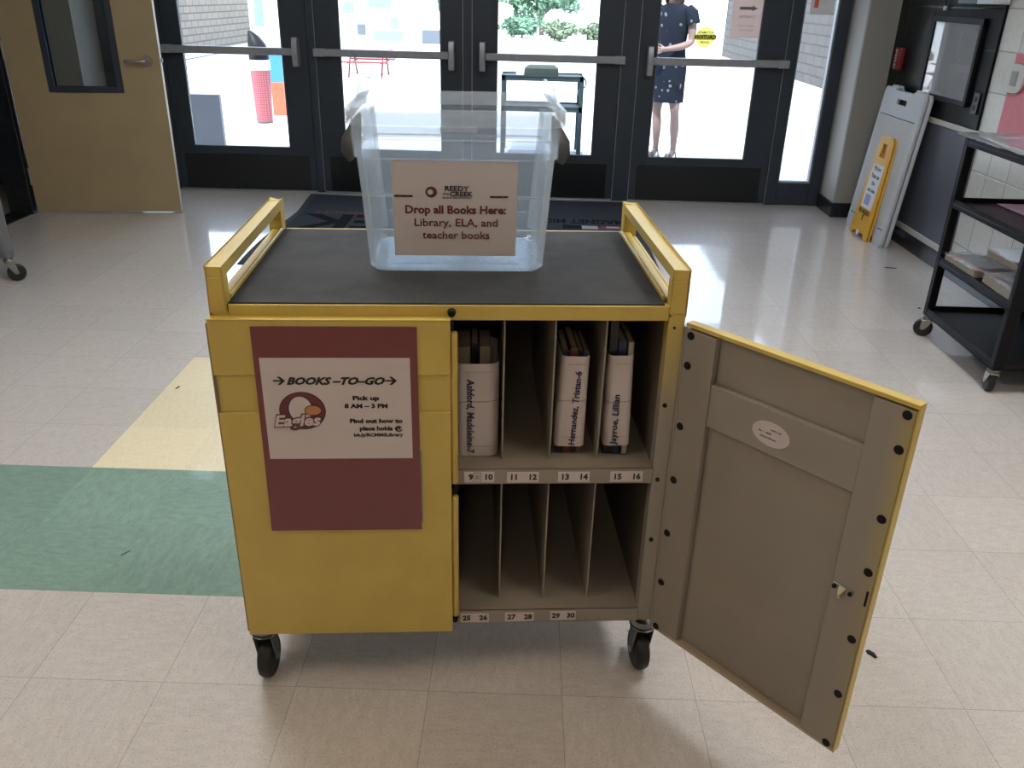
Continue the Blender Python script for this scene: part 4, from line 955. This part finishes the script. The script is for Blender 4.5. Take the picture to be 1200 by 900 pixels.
def shrub(nm, lab, cat, loc, sx, sy, sz, n, mt_, seed, trunk=0, ls=.12):
    t_ = thing(nm, lab, cat, loc, (0, 0, 0), 'shrubs and trees across the plaza'); rnd = random.Random(seed); m_ = MB()
    for _ in range(n):
        while True:
            p = Vector((rnd.uniform(-1, 1), rnd.uniform(-1, 1), rnd.uniform(-1, 1)))
            if .2 < p.length < 1: break
        lump = .75 + .25 * math.sin(p.x * 5 + seed) * math.cos(p.z * 4 + seed)
        c = Vector((p.x * sx * lump, p.y * sy * lump, trunk + sz + p.z * sz * lump))
        a = Vector((rnd.gauss(0, 1), rnd.gauss(0, 1), rnd.gauss(0, 1))).normalized(); b = a.orthogonal().normalized(); s2 = ls * rnd.uniform(.6, 1.3)
        m_.add([c - a * s2, c + b * s2 * .45, c + a * s2, c - b * s2 * .45], [(0, 1, 2, 3)])
    m_.build('foliage', M[mt_], t_)
    k_ = MB(); k_.tube([(0, 0, 0), (.03, 0, trunk + sz * .6), (.0, .05, trunk + sz * 1.2)], [.10 if trunk else .04, .07 if trunk else .03, .02], 8)
    for a in range(4): k_.tube([(.02, 0, trunk + sz * .3), (sx * .5 * math.cos(a * 1.6), sy * .5 * math.sin(a * 1.6), trunk + sz * 1.1)], [.04, .01], 6)
    k_.build('stem', M['bark'], t_)
sh = [(-.9, 30, .9, .6, .42), (.75, 32.4, 1.0, .6, .40), (2.1, 30.5, .8, .6, .36), (3.5, 32, .7, .6, .30)]
for i, (x, y, a, b, c) in enumerate(sh):
    shrub('shrub', ('first', 'second', 'third', 'fourth')[i] + ' low shrub from the left across the plaza', 'shrub', (x, y, -.02), a, b, c, 900, 'leaf2' if i > 1 else 'leaf', i + 3)
shrub('tree', 'leafy tree above the second entrance door, across the plaza', 'tree', (-1.9, 33, -.02), 1.3, 1.2, 1.2, 1800, 'leaf', 21, .45, .14)
shrub('tree', 'leafy tree behind the shrubs, seen through the third entrance door', 'tree', (1.5, 35, -.02), 2.3, 1.5, 1.2, 2600, 'leaf', 22, .35, .14)

# ------------------------------------------------------------------ person outside
def skin_obj(nm, V_, E_, R_, mt_, par, root=0, sub=2):
    me = bpy.data.meshes.new(nm); me.from_pydata(V_, E_, []); o = bpy.data.objects.new(nm, me); COL.objects.link(o)
    sk = o.modifiers.new('skin', 'SKIN'); sk.use_smooth_shade = True
    for i, r in enumerate(R_):
        r = r if isinstance(r, tuple) else (r, r); me.skin_vertices[0].data[i].radius = r
        me.skin_vertices[0].data[i].use_root = (i == root)
    o.modifiers.new('sub', 'SUBSURF').levels = sub; o.modifiers['sub'].render_levels = sub
    dg = bpy.context.evaluated_depsgraph_get(); dg.update(); m2 = bpy.data.meshes.new_from_object(o.evaluated_get(dg))
    bpy.data.objects.remove(o); m2.materials.clear(); m2.materials.append(mt_); m2.name = nm
    for p in m2.polygons: p.use_smooth = True
    o2 = bpy.data.objects.new(nm, m2); COL.objects.link(o2); o2.parent = par; return o2
pe = thing('person', 'person in dark floral dress and sandals standing outside looking at their hands', 'person', (2.455, 7.25, -.02), (0, 0, -math.radians(38)))
# faces -y (towards the doors); x = viewer's right
V_ = [(0, 0, .88), (0, 0, 1.02), (0, .005, 1.18), (0, .0, 1.32), (0, -.01, 1.40), (0, -.03, 1.47), (0, -.045, 1.545), (0, -.045, 1.61)]
R_ = [(.14, .11), (.115, .09), (.125, .10), (.13, .09), (.055, .055), (.052, .055), (.075, .088), (.065, .075)]
E_ = [(i, i + 1) for i in range(7)]
def add(p, r, par_): V_.append(p); R_.append(r); E_.append((par_, len(V_) - 1)); return len(V_) - 1
for s_ in (-1, 1):
    hx = .085 * s_; fx = (.105 if s_ > 0 else -.095)
    a = add((hx, 0, .80), (.085, .09), 0); a = add((hx, -.01, .62), (.068, .072), a); a = add((fx, -.015, .47), .048, a); a = add((fx, -.005, .43), .045, a)
    a = add((fx + .004, .012, .30), (.047, .050), a); a = add((fx + .006, .02, .13), .030, a); a = add((fx + .006, .02, .065), .030, a); a = add((fx + .012, -.05, .035), (.036, .022), a); a = add((fx + .02, -.13, .022), (.036, .014), a)
    # arms
    sx = s_ * .165
    b = add((sx, 0, 1.36), .05, 3); b = add((sx + s_ * .03, .01, 1.22), .042, b); b = add((s_ * .205, .0, 1.09), .036, b); b = add((s_ * .150, -.10, 1.055), .034, b); b = add((s_ * .07, -.20, 1.035), .024, b)
    b = add((s_ * .035, -.235, 1.03), (.030, .018), b); palm = b
    for k_ in range(4):
        q = add((s_ * (.028 - k_ * .002), -.262, 1.048 - k_ * .016), .0085, palm); q = add((s_ * -.004, -.272, 1.046 - k_ * .016), .0075, q); add((s_ * -.02, -.258, 1.043 - k_ * .016), .0065, q)
    q = add((s_ * .025, -.235, 1.062), .009, palm); add((s_ * .002, -.252, 1.075), .008, q)
body = skin_obj('body', V_, E_, R_, M['skin'], pe)
# dress
dr = MB(); n = 32
def er(cx, cy, a, b, z, k=0): return [Vector((cx + (a + k * math.sin(i * 6 * PI / n * 2)) * math.cos(2 * PI * i / n), cy + b * math.sin(2 * PI * i / n), z)) for i in range(n)]
dr.loft([er(0, 0, .160, .140, .545, .008), er(0, 0, .160, .140, .70, .005), er(0, 0, .168, .138, .86), er(0, 0, .140, .115, 1.0), er(0, 0, .133, .110, 1.06), er(0, 0, .150, .125, 1.20), er(0, 0, .175, .112, 1.32), er(0, -.005, .165, .095, 1.385), er(0, -.01, .085, .075, 1.425)], False, False)
for s_ in (-1, 1): dr.tube([(s_ * .13, 0, 1.37), (s_ * .175, 0, 1.34), (s_ * .205, .006, 1.25)], [.06, .066, .062], 18)
do = dr.build('dress', M['floral'], pe)
hr = MB(); hr.loft([er(0, -.02, r_, r_ * 1.12, z) for r_, z in ((.075, 1.40), (.092, 1.46), (.098, 1.54), (.096, 1.61), (.075, 1.665), (.035, 1.69))], False, True)
bm_ = bmesh.new(); 
ho = hr.build('hair', M['hair'], pe); bm_.from_mesh(ho.data)
bmesh.ops.delete(bm_, geom=[f for f in bm_.faces if f.calc_center_median().y < -.085 and f.calc_center_median().z < 1.63], context='FACES'); bm_.to_mesh(ho.data); bm_.free()
for sx in (-.03, .03): MB().cyl((sx, -.122, 1.575), (sx, -.128, 1.575), .011, n=12).build('eye', M['ink'], pe)
ns = MB(); ns.loft([[Vector((.012 * math.cos(a) * k_, -.118 - d_, z)) + Vector((0, .010 * math.sin(a) * k_, 0)) for a in [i * PI / 4 for i in range(8)]] for k_, d_, z in ((.5, 0, 1.58), (1, .012, 1.553), (1.1, .010, 1.545))]); ns.build('nose', M['skin'], pe)
mk = MB(); mk.loft([[Vector((.072 * math.sin(t), -.045 - .095 * math.cos(t) - o_, z)) for t in [(-1.25 + 2.5 * i / 12) for i in range(13)]] for z, o_ in ((1.485, -.005), (1.52, .008), (1.555, .0))], False, False, True, False)
mo = mk.build('face_mask', M['mask'], pe); q_ = mo.modifiers.new('s', 'SOLIDIFY'); q_.thickness = .003
for s_ in (-1, 1):
    ea = MB(); ea.tube([(s_ * .092, -.04, 1.54), (s_ * .098, -.035, 1.565), (s_ * .094, -.04, 1.585)], [.008, .012, .007], 8); ea.build('ear', M['skin'], pe)
    fx = (.105 if s_ > 0 else -.095) + .012; sd = MB(); sd.loft([rrect(fx - .042, fx + .045, -.165, .055, .035, z, 5) for z in (0, .014)], smooth=False)
    sd.tube([(fx - .042, -.08, .012), (fx - .02, -.08, .058), (fx + .02, -.08, .058), (fx + .045, -.08, .012)], .008, 8)
    sd.tube([(fx - .042, .0, .012), (fx - .03, .01, .075), (fx + .03, .01, .075), (fx + .045, .0, .012)], .006, 8); sd.build('sandal', M['dark_grey'], pe)

# ------------------------------------------------------------------ light
wd = bpy.data.worlds.new('sky'); SC.world = wd; wd.use_nodes = True; nt = wd.node_tree; bg = nt.nodes['Background']
sky = nt.nodes.new('ShaderNodeTexSky'); sky.sky_type = 'NISHITA'; sky.sun_elevation = math.radians(58); sky.sun_rotation = math.radians(200); sky.sun_disc = False
mxn = nt.nodes.new('ShaderNodeMix'); mxn.data_type = 'RGBA'; mxn.inputs[0].default_value = .65
mul = nt.nodes.new('ShaderNodeVectorMath'); mul.operation = 'SCALE'; mul.inputs['Scale'].default_value = .35
nt.links.new(sky.outputs[0], mul.inputs[0]); nt.links.new(mul.outputs[0], mxn.inputs[6]); mxn.inputs[7].default_value = (.92, .97, 1.08, 1)
nt.links.new(mxn.outputs[2], bg.inputs[0]); bg.inputs[1].default_value = 4.4
su = bpy.data.lights.new('sun', 'SUN'); su.energy = 7; su.angle = math.radians(1.2); su.color = (1, .95, .88)
so2 = bpy.data.objects.new('sun', su); COL.objects.link(so2); so2.rotation_euler = (math.radians(36), 0, math.radians(-18))

# ------------------------------------------------------------------ camera
F = 981.80; pitch, roll, yaw = .43536, .025094, .011663
cam = bpy.data.cameras.new('camera'); co = bpy.data.objects.new('camera', cam); COL.objects.link(co)
cy_, sy_ = math.cos(yaw), math.sin(yaw)
f = Vector((-sy_ * math.cos(pitch), cy_ * math.cos(pitch), -math.sin(pitch))); rt = Vector((cy_, sy_, 0)); up = rt.cross(f)
r2 = rt * math.cos(roll) + up * math.sin(roll); u2 = -rt * math.sin(roll) + up * math.cos(roll)
co.matrix_world = Matrix(((r2.x, u2.x, -f.x, 1.10406), (r2.y, u2.y, -f.y, -1.43628), (r2.z, u2.z, -f.z, 1.44823), (0, 0, 0, 1)))
cam.sensor_width = 36; cam.lens = F / 1200 * 36; cam.clip_start = .05; cam.clip_end = 300
SC.camera = co
SC.view_settings.view_transform = 'Standard'; SC.view_settings.look = 'None'; SC.view_settings.gamma = 1; SC.view_settings.exposure = 0.0
SC.view_settings.use_curve_mapping = False
SC.cycles.transparent_max_bounces = 32; SC.cycles.use_denoising = True; SC.cycles.sample_clamp_indirect = 6
